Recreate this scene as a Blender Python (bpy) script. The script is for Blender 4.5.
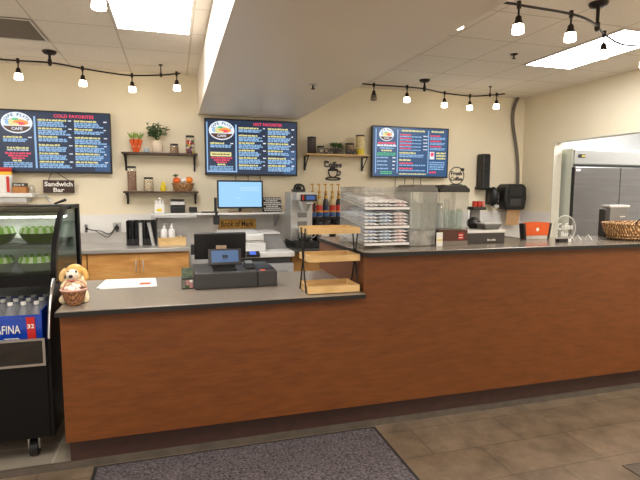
import bpy, bmesh, math, random
from mathutils import Vector, Matrix, Euler
random.seed(7)
for o in list(bpy.data.objects):
    bpy.data.objects.remove(o)
C = bpy.context.scene.collection
S = bpy.context.scene
PI = math.pi

# ------------------------------------------------------------------ camera
cam_d = bpy.data.cameras.new('camera'); cam_d.sensor_width = 36; cam_d.sensor_fit = 'HORIZONTAL'
cam_d.lens = 489.7 / 640 * 36; cam_d.clip_start = 0.05
cam = bpy.data.objects.new('camera', cam_d); C.objects.link(cam)
yaw, pit, rol = math.radians(16.58), math.radians(5.71), math.radians(.227)
fwd = Vector((math.sin(yaw) * math.cos(pit), math.cos(yaw) * math.cos(pit), -math.sin(pit)))
rt = Vector((math.cos(yaw), -math.sin(yaw), 0)); up = rt.cross(fwd)
r2 = rt * math.cos(rol) + up * math.sin(rol); u2 = -rt * math.sin(rol) + up * math.cos(rol)
mw = Matrix((r2, u2, -fwd)).transposed().to_4x4(); mw.translation = (0, 0, 1.5)
cam.matrix_world = mw
S.camera = cam

# ------------------------------------------------------------------ world, lights, exposure
S.view_settings.view_transform = 'Standard'; S.view_settings.look = 'None'
S.view_settings.gamma = 1; S.view_settings.use_curve_mapping = False
S.view_settings.exposure = 0.16
W = bpy.data.worlds.new('world'); S.world = W; W.use_nodes = True
W.node_tree.nodes['Background'].inputs[0].default_value = (1.0, .90, .78, 1)
W.node_tree.nodes['Background'].inputs[1].default_value = .95
PANEL = 19.0          # radiance of the ceiling panels
SHADE = 14.0          # radiance of the track lamp shades

def area(name, loc, sx, sy, power, col=(1, .96, .9), rot=(0, 0, 0)):
    l = bpy.data.lights.new(name, 'AREA'); l.shape = 'RECTANGLE'; l.size = sx; l.size_y = sy
    l.energy = power; l.color = col
    o = bpy.data.objects.new(name, l); C.objects.link(o); o.location = loc; o.rotation_euler = rot
    return o
S.cycles.transparent_max_bounces = 40
# ceiling panels further along the same ceiling, out of the frame

for loc, p in (((-.12, .9, 2.82), 44), ((3.86, .9, 2.82), 95), ((-2.8, 3.9, 2.82), 40), ((-2.8, .9, 2.82), 40), ((-.12, -1.6, 2.82), 40), ((3.86, -1.6, 2.82), 40)):
    area('unseen_panel_light', loc, .6, 1.2, p, (1, .93, .84))
area('unseen_panel_light', (6.3, 4.6, 2.80), .6, 1.2, 110, (.97, .98, 1))  # unseen area light added to brighten the room behind the doorway

# ------------------------------------------------------------------ materials
def lin(c):
    c = c / 255
    return c / 12.92 if c <= .04045 else ((c + .055) / 1.055) ** 2.4
def rgb(*c): return (lin(c[0]), lin(c[1]), lin(c[2]), 1)
MATS = {}
def mat(name, c, rough=.5, metal=0, var=.08, scale=18, stretch=(1, 1, 1), bump=0, emit=0, spec=.5):
    if name in MATS: return MATS[name]
    m = bpy.data.materials.new(name); m.use_nodes = True; MATS[name] = m
    n = m.node_tree.nodes; l = m.node_tree.links; b = n['Principled BSDF']
    b.inputs['Roughness'].default_value = rough; b.inputs['Metallic'].default_value = metal
    b.inputs['Specular IOR Level'].default_value = spec
    col = rgb(*c)
    if var:
        tc = n.new('ShaderNodeTexCoord'); mp = n.new('ShaderNodeMapping'); mp.inputs['Scale'].default_value = stretch
        nz = n.new('ShaderNodeTexNoise'); nz.inputs['Scale'].default_value = scale; nz.inputs['Detail'].default_value = 4
        rp = n.new('ShaderNodeValToRGB')
        rp.color_ramp.elements[0].position = .3; rp.color_ramp.elements[1].position = .7
        rp.color_ramp.elements[0].color = tuple(x * (1 - var) for x in col[:3]) + (1,)
        rp.color_ramp.elements[1].color = tuple(min(1, x * (1 + var)) for x in col[:3]) + (1,)
        l.new(tc.outputs['Object'], mp.inputs[0]); l.new(mp.outputs[0], nz.inputs[0]); l.new(nz.outputs[0], rp.inputs[0])
        l.new(rp.outputs[0], b.inputs['Base Color'])
        if bump:
            bp = n.new('ShaderNodeBump'); bp.inputs['Strength'].default_value = bump; bp.inputs['Distance'].default_value = .01
            l.new(nz.outputs[0], bp.inputs['Height']); l.new(bp.outputs[0], b.inputs['Normal'])
    else:
        b.inputs['Base Color'].default_value = col
    if emit:
        b.inputs['Emission Color'].default_value = col; b.inputs['Emission Strength'].default_value = emit
    return m
def glow(name, c, s):
    if name in MATS: return MATS[name]
    m = bpy.data.materials.new(name); m.use_nodes = True; MATS[name] = m
    n = m.node_tree.nodes; l = m.node_tree.links; b = n['Principled BSDF']
    b.inputs['Base Color'].default_value = (.02, .02, .02, 1); b.inputs['Roughness'].default_value = .25
    b.inputs['Emission Color'].default_value = rgb(*c); b.inputs['Emission Strength'].default_value = s
    return m
def clear(name, c=(255, 255, 255), gloss=.12, rough=.05, milk=0.0):
    """thin clear plastic or glass: transparent, with a mirror share that grows at grazing angles and some milkiness"""
    if name in MATS: return MATS[name]
    m = bpy.data.materials.new(name); m.use_nodes = True; MATS[name] = m
    n = m.node_tree.nodes; l = m.node_tree.links; n.remove(n['Principled BSDF'])
    tr = n.new('ShaderNodeBsdfTransparent'); tr.inputs[0].default_value = rgb(*c)
    gl = n.new('ShaderNodeBsdfGlossy'); gl.inputs['Roughness'].default_value = rough
    lw = n.new('ShaderNodeLayerWeight'); lw.inputs[0].default_value = .25
    mu = n.new('ShaderNodeMath'); mu.operation = 'MULTIPLY_ADD'; mu.inputs[1].default_value = .4; mu.inputs[2].default_value = gloss * .5
    l.new(lw.outputs['Fresnel'], mu.inputs[0])
    mx = n.new('ShaderNodeMixShader'); l.new(mu.outputs[0], mx.inputs[0]); l.new(tr.outputs[0], mx.inputs[1]); l.new(gl.outputs[0], mx.inputs[2])
    last = mx
    if milk:
        df = n.new('ShaderNodeBsdfDiffuse'); df.inputs[0].default_value = (.85, .86, .86, 1)
        nz = n.new('ShaderNodeTexNoise'); nz.inputs['Scale'].default_value = 9; nz.inputs['Detail'].default_value = 5
        mp = n.new('ShaderNodeMath'); mp.operation = 'MULTIPLY'; mp.inputs[1].default_value = milk * 2
        l.new(nz.outputs[0], mp.inputs[0])
        m2 = n.new('ShaderNodeMixShader'); l.new(mp.outputs[0], m2.inputs[0]); l.new(mx.outputs[0], m2.inputs[1]); l.new(df.outputs[0], m2.inputs[2])
        last = m2
    l.new(last.outputs[0], n['Material Output'].inputs[0])
    return m

def brick_mat(name, c1, c2, seam, w, h, offset, loc=(0, 0, 0), msize=.004, rough=.6, off=0.0, noise=.25, nscale=6, bump=.0):
    m = bpy.data.materials.new(name); m.use_nodes = True
    n = m.node_tree.nodes; l = m.node_tree.links; b = n['Principled BSDF']; b.inputs['Roughness'].default_value = rough
    tc = n.new('ShaderNodeTexCoord'); mp = n.new('ShaderNodeMapping'); mp.inputs['Location'].default_value = loc
    br = n.new('ShaderNodeTexBrick'); br.offset = off
    br.inputs['Color1'].default_value = rgb(*c1); br.inputs['Color2'].default_value = rgb(*c2); br.inputs['Mortar'].default_value = rgb(*seam)
    br.inputs['Scale'].default_value = 1; br.inputs['Mortar Size'].default_value = msize; br.inputs['Mortar Smooth'].default_value = .1
    br.inputs['Brick Width'].default_value = w; br.inputs['Row Height'].default_value = h
    nz = n.new('ShaderNodeTexNoise'); nz.inputs['Scale'].default_value = nscale; nz.inputs['Detail'].default_value = 7; nz.inputs['Roughness'].default_value = .65
    rp = n.new('ShaderNodeMapRange'); rp.inputs['From Min'].default_value = .3; rp.inputs['From Max'].default_value = .7
    rp.inputs['To Min'].default_value = 1 - noise; rp.inputs['To Max'].default_value = 1 + noise
    mx = n.new('ShaderNodeMix'); mx.data_type = 'RGBA'; mx.blend_type = 'MULTIPLY'; mx.inputs[0].default_value = 1
    l.new(tc.outputs['Object'], mp.inputs[0]); l.new(mp.outputs[0], br.inputs[0]); l.new(tc.outputs['Object'], nz.inputs[0])
    l.new(nz.outputs[0], rp.inputs[0]); l.new(br.outputs[0], mx.inputs[6]); l.new(rp.outputs[0], mx.inputs[7]); l.new(mx.outputs[2], b.inputs['Base Color'])
    if bump:
        bp = n.new('ShaderNodeBump'); bp.inputs['Strength'].default_value = bump; bp.inputs['Distance'].default_value = .004
        l.new(nz.outputs[0], bp.inputs['Height']); l.new(bp.outputs[0], b.inputs['Normal'])
    return m

def wood_mat(name, c1, c2, scale=(1.2, 1.2, 22), rough=.35, spec=.4):
    m = bpy.data.materials.new(name); m.use_nodes = True; MATS[name] = m
    n = m.node_tree.nodes; l = m.node_tree.links; b = n['Principled BSDF']; b.inputs['Roughness'].default_value = rough
    b.inputs['Specular IOR Level'].default_value = spec
    tc = n.new('ShaderNodeTexCoord'); mp = n.new('ShaderNodeMapping'); mp.inputs['Scale'].default_value = scale
    nz = n.new('ShaderNodeTexNoise'); nz.inputs['Scale'].default_value = 2.2; nz.inputs['Detail'].default_value = 8; nz.inputs['Roughness'].default_value = .65; nz.inputs['Distortion'].default_value = .6
    mp2 = n.new('ShaderNodeMapping'); mp2.inputs['Scale'].default_value = tuple(s * .35 + 1.2 for s in scale)
    n2 = n.new('ShaderNodeTexNoise'); n2.inputs['Scale'].default_value = 2.6; n2.inputs['Detail'].default_value = 6
    ad = n.new('ShaderNodeMath'); ad.operation = 'ADD'
    rp = n.new('ShaderNodeValToRGB')
    hf = n.new('ShaderNodeMath'); hf.operation = 'MULTIPLY'; hf.inputs[1].default_value = .85
    rp.color_ramp.elements[0].position = .66; rp.color_ramp.elements[1].position = 1.0
    rp.color_ramp.elements[0].color = rgb(*c1); rp.color_ramp.elements[1].color = rgb(*c2)
    l.new(tc.outputs['Object'], mp.inputs[0]); l.new(mp.outputs[0], nz.inputs[0]); l.new(tc.outputs['Object'], mp2.inputs[0]); l.new(mp2.outputs[0], n2.inputs[0])
    l.new(nz.outputs[0], ad.inputs[0]); l.new(n2.outputs[0], ad.inputs[1]); l.new(ad.outputs[0], hf.inputs[0]); l.new(hf.outputs[0], rp.inputs[0])
    l.new(rp.outputs[0], b.inputs['Base Color'])
    return m

wall_m = mat('cream_paint', (236, 224, 196), .75, var=.02, scale=3)
white_m = mat('white_paint', (226, 226, 224), .6, var=.02, scale=3)
soffit_m = mat('soffit_paint', (232, 222, 206), .38, var=.02, scale=2)
splash_m = mat('white_panel', (232, 230, 225), .35, var=.03, scale=4)
black_m = mat('black_plastic', (22, 22, 23), .42, var=.1)
blackmetal_m = mat('black_metal', (26, 24, 24), .45, .3, var=.1)
bronze_m = mat('dark_bronze', (42, 34, 30), .4, .5, var=.1)
casebl_m = mat('case_black', (9, 9, 10), .4, var=.1, scale=6, spec=.25)
chrome_m = mat('chrome', (205, 205, 205), .2, 1, var=.03)
steel_m = mat('brushed_steel', (206, 204, 200), .34, .75, var=.08, scale=6, stretch=(1, 1, 30))
steeldark_m = mat('fridge_steel', (156, 151, 146), .36, 1, var=.08, scale=2, stretch=(1, 1, 14))
grey_m = mat('grey_plastic', (120, 118, 115), .5, var=.06)
dgrey_m = mat('dark_grey_plastic', (62, 60, 60), .5, var=.08)
lgrey_m = mat('light_grey_plastic', (190, 189, 186), .45, var=.04)
whitep_m = mat('white_plastic', (228, 227, 223), .4, var=.03)
paper_m = mat('white_paper', (236, 235, 230), .8, var=.03)
maple_m = wood_mat('maple_wood', (188, 132, 70), (214, 162, 96), (1.2, 1.2, 14), .45)
lightwood_m = wood_mat('light_pine', (196, 160, 104), (220, 186, 132), (2, 4, 9), .5)
darkwood_m = wood_mat('dark_wood', (60, 42, 32), (92, 66, 50), (2, 14, 14), .5)
counter_m = wood_mat('cherry_laminate', (101, 57, 26), (115, 66, 31), (4.5, 4.5, 34), .4, .35)
kick_m = mat('dark_brown_kick', (62, 40, 34), .5, var=.12)
orange_m = mat('orange_plastic', (222, 92, 30), .4, var=.08)
red_m = mat('red_plastic', (196, 38, 34), .45, var=.08)
yellow_m = mat('yellow_plastic', (232, 206, 40), .45, var=.06)
green_m = mat('leaf_green', (66, 98, 46), .6, var=.3, scale=30)
palegreen_m = mat('pale_green', (150, 178, 92), .6, var=.3, scale=30)
glass_m = clear('clear_glass', (250, 252, 250), .10)
acryl_m = clear('clear_acrylic', (254, 254, 254), .05, .08, .02)
film_m = clear('wrinkled_film', (253, 254, 254), .15, .12, .035)
water_m = clear('bottle_plastic', (226, 236, 248), .25, .08, .16)

# ------------------------------------------------------------------ mesh builder
class MB:
    def __init__(s): s.v = []; s.f = []; s.mi = []; s.sm = []; s.m = 0; s.T = None
    def add(s, vs, fs, smooth=False):
        b = len(s.v)
        for p in vs:
            p = Vector(p)
            s.v.append(s.T @ p if s.T else p)
        for f in fs:
            s.f.append([b + i for i in f]); s.mi.append(s.m); s.sm.append(smooth)
        return s
    def box(s, x0, x1, y0, y1, z0, z1):
        vs = [(x, y, z) for z in (z0, z1) for y in (y0, y1) for x in (x0, x1)]
        return s.add(vs, [(0, 2, 3, 1), (4, 5, 7, 6), (0, 1, 5, 4), (2, 6, 7, 3), (0, 4, 6, 2), (1, 3, 7, 5)])
    def frust(s, x0, x1, y0, y1, z0, z1, e):     # box whose top is wider by e on every side
        vs = [(x0, y0, z0), (x1, y0, z0), (x0, y1, z0), (x1, y1, z0), (x0 - e, y0 - e, z1), (x1 + e, y0 - e, z1), (x0 - e, y1 + e, z1), (x1 + e, y1 + e, z1)]
        return s.add(vs, [(0, 2, 3, 1), (4, 5, 7, 6), (0, 1, 5, 4), (2, 6, 7, 3), (0, 4, 6, 2), (1, 3, 7, 5)])
    def prism(s, pts, axis, a0, a1):             # polygon pts in the other two axes, swept along axis
        def mk(p, a):
            if axis == 'x': return (a, p[0], p[1])
            if axis == 'y': return (p[0], a, p[1])
            return (p[0], p[1], a)
        n = len(pts)
        ar = sum(pts[i][0] * pts[(i + 1) % n][1] - pts[(i + 1) % n][0] * pts[i][1] for i in range(n))
        if (ar < 0) != (axis == 'y'): pts = pts[::-1]
        vs = [mk(p, a0) for p in pts] + [mk(p, a1) for p in pts]
        fs = [list(range(n))[::-1], [n + i for i in range(n)]]
        fs += [(i, (i + 1) % n, n + (i + 1) % n, n + i) for i in range(n)]
        return s.add(vs, fs)
    def cyl(s, p0, p1, r0, r1=None, seg=16, caps=True):
        p0, p1 = Vector(p0), Vector(p1); r1 = r0 if r1 is None else r1
        d = (p1 - p0).normalized(); a = d.orthogonal().normalized(); b = d.cross(a)
        ring = lambda p, r: [p + (a * math.cos(2 * PI * i / seg) + b * math.sin(2 * PI * i / seg)) * r for i in range(seg)]
        A, B = ring(p0, r0), ring(p1, r1)
        s.add(A + B, [(i, (i + 1) % seg, seg + (i + 1) % seg, seg + i) for i in range(seg)], True)
        if caps:
            s.add(A, [list(range(seg))[::-1]]); s.add(B, [list(range(seg))])
        return s
    def lathe(s, prof, c=(0, 0, 0), seg=20, sx=1, sy=1):
        n = len(prof); vs = []
        for r, z in prof:
            for i in range(seg):
                t = 2 * PI * i / seg
                vs.append((c[0] + r * sx * math.cos(t), c[1] + r * sy * math.sin(t), c[2] + z))
        fs = [(k * seg + i, k * seg + (i + 1) % seg, (k + 1) * seg + (i + 1) % seg, (k + 1) * seg + i) for k in range(n - 1) for i in range(seg)]
        s.add(vs, fs, True)
        if prof[0][0] > 1e-5: s.add(vs[:seg], [list(range(seg))[::-1]])
        if prof[-1][0] > 1e-5: s.add(vs[-seg:], [list(range(seg))])
        return s
    def tube(s, pts, r, seg=8, closed=False):
        pts = [Vector(p) for p in pts]; n = len(pts); vs = []; ref = None
        for i, p in enumerate(pts):
            d = (pts[(i + 1) % n] - pts[i - 1]) if closed else (pts[min(i + 1, n - 1)] - pts[max(i - 1, 0)])
            d.normalize()
            if ref is None: ref = d.orthogonal().normalized()
            a = (ref - d * ref.dot(d))
            if a.length < 1e-4: a = d.orthogonal()
            a.normalize(); ref = a; b = d.cross(a)
            rr = r[i] if isinstance(r, (list, tuple)) else r
            for k in range(seg):
                t = 2 * PI * k / seg; vs.append(p + (a * math.cos(t) + b * math.sin(t)) * rr)
        m = n if closed else n - 1
        s.add(vs, [(i * seg + k, i * seg + (k + 1) % seg, ((i + 1) % n) * seg + (k + 1) % seg, ((i + 1) % n) * seg + k) for i in range(m) for k in range(seg)], True)
        if not closed:
            s.add(vs[:seg], [list(range(seg))[::-1]]); s.add(vs[-seg:], [list(range(seg))])
        return s
    def ball(s, c, r, seg=14, rings=9):
        rx, ry, rz = r if isinstance(r, (list, tuple)) else (r, r, r)
        vs = [(c[0], c[1], c[2] - rz)]; fs = []
        for k in range(1, rings):
            t = -PI / 2 + PI * k / rings
            for i in range(seg):
                u = 2 * PI * i / seg
                vs.append((c[0] + rx * math.cos(t) * math.cos(u), c[1] + ry * math.cos(t) * math.sin(u), c[2] + rz * math.sin(t)))
        vs.append((c[0], c[1], c[2] + rz)); e = len(vs) - 1
        for i in range(seg):
            fs.append((0, 1 + (i + 1) % seg, 1 + i)); fs.append((e, e - seg + i, e - seg + (i + 1) % seg))
            for k in range(rings - 2):
                a = 1 + k * seg
                fs.append((a + i, a + (i + 1) % seg, a + seg + (i + 1) % seg, a + seg + i))
        return s.add(vs, fs, True)
    def leaf(s, p, d, L, w, droop=.3):
        """a small solid leaf: two-sided blade with a fold along its rib"""
        p = Vector(p); d = Vector(d).normalized(); sd = d.cross(Vector((0, 0, 1)))
        if sd.length < .05: sd = Vector((1, 0, 0))
        sd.normalize(); n = sd.cross(d)
        a = p; b = p + d * L * .45 + n * .0; c = p + d * L - Vector((0, 0, droop * L))
        l, r = b + sd * w / 2 + n * w * .18, b - sd * w / 2 + n * w * .18
        vs = [a, l, c, r, b - n * .0015]
        return s.add(vs, [(0, 4, 1), (1, 4, 2), (0, 3, 4), (3, 2, 4), (0, 1, 2, 3)])
    def text(s, txt, cx, y, cz, h, w=None, depth=.003, bold=0.0, face='-y'):
        """lettering h tall (cap height) and w wide, centred on cx, cz, standing out of the plane y"""
        cu = bpy.data.curves.new('txt', 'FONT'); cu.body = txt; cu.align_x = 'CENTER'; cu.extrude = depth / 2; cu.offset = bold; cu.resolution_u = 2
        ob = bpy.data.objects.new('txt', cu); C.objects.link(ob)
        dg = bpy.context.evaluated_depsgraph_get(); me = bpy.data.meshes.new_from_object(ob.evaluated_get(dg))
        co = [v.co.copy() for v in me.vertices]; fs = [list(p.vertices) for p in me.polygons]
        bpy.data.objects.remove(ob); bpy.data.curves.remove(cu); bpy.data.meshes.remove(me)
        if not co: return s
        x0, x1 = min(c.x for c in co), max(c.x for c in co); z0, z1 = min(c.y for c in co), max(c.y for c in co)
        kz = h / (z1 - z0); kx = kz if w is None else w / (x1 - x0)
        return s.add([(cx + (c.x - (x0 + x1) / 2) * kx, y - c.z, cz + (c.y - (z0 + z1) / 2) * kz) for c in co], fs)
    def build(s, name, mats, parent=None, loc=None, bevel=0, seg=2):
        if not isinstance(mats, (list, tuple)): mats = [mats]
        base = Vector(loc) if loc is not None else (WL[parent.name] if parent is not None else Vector())
        me = bpy.data.meshes.new(name)
        me.from_pydata([v - base for v in s.v], [], s.f); me.update()
        me.polygons.foreach_set('material_index', s.mi); me.polygons.foreach_set('use_smooth', s.sm)
        for m in mats: me.materials.append(m)
        o = bpy.data.objects.new(name, me); C.objects.link(o)
        if parent is not None: o.parent = parent
        else: o.location = base
        WL[o.name] = base
        if bevel:
            b = o.modifiers.new('bevel', 'BEVEL'); b.width = bevel; b.segments = seg; b.limit_method = 'ANGLE'; b.angle_limit = math.radians(40)
        return o
WL = {}
def tag(o, label, cat, group=None):
    o['label'] = label; o['category'] = cat
    if group: o['group'] = group
    return o
def thing(name, label, cat, loc, group=None):
    o = bpy.data.objects.new(name, None); C.objects.link(o); o.location = loc; o.empty_display_size = .05
    WL[o.name] = Vector(loc)
    return tag(o, label, cat, group)
def struct(o): o['kind'] = 'structure'; return o
def kids(o): return [c for c in bpy.data.objects if c.parent == o]
def copy_tree(o, parent=None):
    c = o.copy(); C.objects.link(c); c.parent = parent
    for k in kids(o): copy_tree(k, c)
    return c
def B(*a): return MB().box(*a)
def smooth_path(pts, n=8):
    """Catmull-Rom through pts"""
    P = [Vector(p) for p in pts]; out = []
    for i in range(len(P) - 1):
        a, b, c, d = P[max(i - 1, 0)], P[i], P[i + 1], P[min(i + 2, len(P) - 1)]
        for k in range(n):
            t = k / n
            out.append(.5 * ((2 * b) + (c - a) * t + (2 * a - 5 * b + 4 * c - d) * t * t + (3 * b - a - 3 * c + d) * t ** 3))
    out.append(P[-1]); return out

# ================================================================== SETTING
WY = 6.1; CZ = 2.84; FZ = -.035; RX = 4.9
floor_m = brick_mat('stone_tile', (112, 97, 80), (120, 105, 88), (92, 80, 67), .62, .31, 0, (.12, .05, 0), .004, .42, .5, .34, 6)
struct(B(-5, 8, -4, 2.86, FZ - .1, FZ).build('floor', floor_m))
plat_m = brick_mat('grey_tile', (150, 142, 128), (146, 138, 126), (178, 170, 156), .4, .4, 0, (.28, .1, 0), .006, .45, 0, .12, 6)
pm = MB().box(-5, 5.02, 2.872, 6.2, FZ - .1, 0); struct(pm.build('floor_platform', plat_m))
struct(B(-5, 5.02, 2.852, 2.872, FZ, .003).build('trim_1', mat('grey_base_strip', (88, 80, 72), .45, var=.2, scale=12)))
struct(B(5.02, 8.2, -4, 6.5, FZ - .1, 0).build('floor_annex', plat_m))
struct(B(-5, 5.02, WY, 6.2, 0, CZ).build('wall_back', wall_m))
mb = B(RX, 5.02, 5.49, WY, 0, CZ).box(RX, 5.02, 1.6, 5.49, 2.175, CZ).box(RX, 5.02, -4, 1.6, 0, CZ)
struct(mb.build('wall_right', wall_m))
mb = B(RX - .004, 5.024, 5.472, 5.49, 0, 2.175).box(RX - .004, 5.024, 1.6, 5.472, 2.157, 2.175)
struct(mb.build('trim_2', mat('jamb_white', (226, 220, 200), .5, var=.02)))
struct(B(5.02, 8.2, 6.4, 6.5, 0, CZ).box(8.1, 8.2, -4, 6.4, 0, CZ).build('wall_annex', white_m))
struct(B(-5, RX, WY - .008, WY, 0, 1.22).box(RX - .008, RX, 5.49, WY - .008, 0, 1.22).build('trim_3', splash_m))
tile_c = dict(c1=(230, 220, 206), c2=(228, 218, 204), seam=(196, 184, 168))
ct1 = brick_mat('ceiling_tile', loc=(.43 + .61 * 10, -4.51 + .615 * 20, 0), w=.61, h=.615, offset=0, msize=.007, rough=.9, noise=.05, nscale=40, **tile_c)
ct2 = brick_mat('ceiling_tile_b', loc=(-3.565 + .605 * 10, -4.495 + .615 * 20, 0), w=.605, h=.615, offset=0, msize=.007, rough=.9, noise=.05, nscale=40, **tile_c)
struct(B(-5, .9, -4, 6.2, CZ, CZ + .1).build('ceiling', ct1))
struct(B(.9, 5.02, -4, 6.2, CZ, CZ + .1).build('ceiling', ct2))
struct(B(5.02, 8.2, -4, 6.5, CZ, CZ + .1).build('ceiling_annex', white_m))
struct(B(.297, 1.53, -2, WY, 2.392, CZ).build('ceiling_soffit', soffit_m, bevel=.004))

# ------------------------------------------------------------------ ceiling fittings
pan_m = glow('light_panel', (248, 248, 250), PANEL)
frame_m = mat('ceiling_frame', (214, 208, 198), .6, var=.02)
def panel(x0, x1, y0, y1, label):
    t = thing('ceiling_light', label, 'ceiling light', ((x0 + x1) / 2, (y0 + y1) / 2, CZ - .014))
    e = .018
    f = B(x0, x1, y0, y0 + e, CZ - .012, CZ - .001).box(x0, x1, y1 - e, y1, CZ - .012, CZ - .001).box(x0, x0 + e, y0 + e, y1 - e, CZ - .012, CZ - .001).box(x1 - e, x1, y0 + e, y1 - e, CZ - .012, CZ - .001)
    f.build('frame', frame_m, t)
    B(x0 + e, x1 - e, y0 + e, y1 - e, CZ - .009, CZ - .001).build('diffuser', pan_m, t)
panel(-.425, .175, 3.29, 4.51, 'flush square-edged ceiling light panel beside the soffit, above the deli menu screen')
panel(3.57, 4.17, 3.28, 4.495, 'flush ceiling light panel near the doorway, above the curving track lights')
t = thing('ceiling_vent', 'brown-grey return air grille set in the ceiling tiles above the track light', 'vent', (-1.36, 4.79, CZ - .012))
B(-1.66, -1.05, 4.5, 5.09, CZ - .006, CZ - .001).build('grille', mat('vent_grey', (104, 90, 74), .7, var=.06, scale=60), t)
f = MB()
for a in ((-1.66, -1.05, 4.5, 4.515), (-1.66, -1.05, 5.075, 5.09), (-1.66, -1.645, 4.515, 5.075), (-1.065, -1.05, 4.515, 5.075)): f.box(*a, CZ - .012, CZ - .0005)
f.build('frame', frame_m, t)
def sprinkler(x, y, z, label):
    t = thing('sprinkler_head', label, 'sprinkler', (x, y, z - .05))
    MB().lathe([(.036, -.001), (.036, -.006), (.022, -.012), (.012, -.014)][::-1], (x, y, z)).build('escutcheon', bronze_m if z > 2.5 else steel_m, t)
    MB().cyl((x, y, z - .012), (x, y, z - .042), .007).cyl((x, y, z - .042), (x, y, z - .045), .02).build('deflector', bronze_m, t)
sprinkler(1.138, 4.046, 2.392, 'small sprinkler head under the lowered soffit')
sprinkler(3.221, 4.199, CZ, 'small dark sprinkler head in the ceiling tiles by the light panel')

shade_m = glow('lamp_shade', (255, 240, 214), SHADE)
shade_off = mat('lamp_shade_off', (120, 108, 96), .4, var=.05)
def track(label, rail, canopy, post, lamps, zr, dim=(), extra=()):
    t = thing('track_light', label, 'track light', (canopy[0], canopy[1], CZ - .03))
    MB().tube(smooth_path([(x, y, zr) for x, y in rail], 8), .0085, 8).build('rail', bronze_m, t)
    cx, cy = canopy
    MB().lathe([(.012, -.036), (.05, -.03), (.064, -.012), (.064, -.001)], (cx, cy, CZ), 24).build('canopy', bronze_m, t)
    MB().cyl((cx, cy, CZ - .03), (cx, cy, zr - .03), .012).cyl((cx, cy, zr - .02), (cx, cy, zr + .03), .018).build('stem', bronze_m, t)
    if post:
        px, py = post
        MB().cyl((px, py, CZ - .001), (px, py, zr - .012), .006).cyl((px, py, CZ - .012), (px, py, CZ - .001), .02).cyl((px, py, zr - .02), (px, py, zr + .02), .013).build('support_post', bronze_m, t)
    for k, (x, y) in enumerate(lamps):
        h = MB().cyl((x, y, zr + .022), (x, y, zr - .022), .014).cyl((x, y, zr - .02), (x, y, zr - .075), .0065)
        h.lathe([(.031, -.1195), (.030, -.112), (.022, -.1), (.018, -.072), (.011, -.066)], (x, y, zr), 16)
        h = h.build('lamp_head', bronze_m, t)
        sh = MB().lathe([(.0, -.176), (.028, -.176), (.036, -.173), (.0375, -.166), (.032, -.122), (.0, -.120)], (x, y, zr), 18)
        sh = sh.build('lamp_shade', shade_off if k in dim else shade_m, h)
        if k in dim: sh['label'] = 'unlit dark shade'
# rails found from the photograph's track, at one height each
track('curving bronze track light with lit white shades above the COLD FAVORITES screen',
      [(-1.75, 5.44), (-1.41, 5.46), (-1.11, 5.45), (-.86, 5.60), (-.62, 5.72), (-.40, 5.77), (-.10, 5.66), (.095, 5.52)],
      (-1.122, 5.45), (-.1, 5.66), [(-1.40, 5.46), (-.858, 5.60), (-.40, 5.77), (.06, 5.545)], 2.73)
track('curving bronze track light with one dark and four lit shades near the far corner',
      [(2.1, 5.40), (2.26, 5.42), (2.68, 5.41), (2.94, 5.45), (3.30, 5.60), (3.72, 5.66), (3.92, 5.53), (4.04, 5.41)],
      (2.93, 5.45), (3.91, 5.535), [(2.26, 5.42), (2.68, 5.41), (3.29, 5.595), (3.70, 5.66), (3.97, 5.48)], 2.73, dim=(0,))
track('curving bronze track light nearest the counter front, sweeping past the ceiling light panel',
      [(1.62, 2.78), (1.85, 2.74), (2.06, 2.73), (2.18, 2.74), (2.57, 2.77), (2.83, 2.86), (3.11, 3.03), (3.45, 3.19), (3.62, 3.16), (3.9, 3.0), (4.15, 2.85)],
      (2.93, 2.92), None, [(1.70, 2.76), (2.12, 2.735), (2.56, 2.77), (3.11, 3.03), (3.66, 3.15)], 2.675)
track('track light over the customer side with a single lit shade showing at the top edge',
      [(-.9, 2.78), (-.6, 2.84), (-.35, 2.84), (-.05, 2.80)], (-.6, 2.84), None, [(-.345, 2.84)], 2.60)

# ------------------------------------------------------------------ service counter
t = thing('service_counter', 'long reddish-brown wood-grain counter, low at the till and stepping up to a bar', 'counter', (1.6, 2.85, 0))
LT = .844; HT = 1.098
mb = MB().prism([(-.59, .142), (4.89, .132), (4.89, HT), (1.118, HT), (1.118, LT), (-.59, LT)], 'y', 2.80, 2.82)
mb.build('front_panel', counter_m, t)
B(-.59, -.572, 2.8205, 3.66, .142, LT).build('end_panel', counter_m, t)
B(1.118, 1.134, 2.8205, 3.77, .875, HT).build('bar_side_panel', counter_m, t)
B(-.571, 1.117, 2.8205, 3.65, .142, LT).box(1.135, 4.89, 2.8205, 3.27, .142, HT).box(1.135, 1.55, 3.27, 3.76, .142, HT).build('body', mat('carcass_white', (205, 200, 190), .6, var=.03), t)
B(-.583, 4.89, 2.874, 3.2, .0, .1418).box(-.583, 4.89, 2.866, 2.874, .0, .1418).build('toe_kick', kick_m, t)
top_m = mat('grey_speckle_top', (140, 130, 118), .22, var=.14, scale=160)
edge_m = mat('dark_edge_band', (22, 18, 16), .6, var=.1, scale=40)
t = thing('countertop', 'low grey-brown speckled worktop with dark edge under the till', 'countertop', (.25, 3.2, LT))
B(-.602, 1.1165, 2.762, 3.69, LT + .0005, .873).build('slab', top_m, t, bevel=.003)
B(-.605, 1.1165, 2.757, 2.762, LT + .0005, .868).box(-.606, -.602, 2.762, 3.69, LT + .0005, .868).build('edge_band', edge_m, t)
t = thing('countertop', 'raised grey-brown bar top with dark edge holding the cup dispensers and wicker basket', 'countertop', (3, 3.05, HT))
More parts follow.
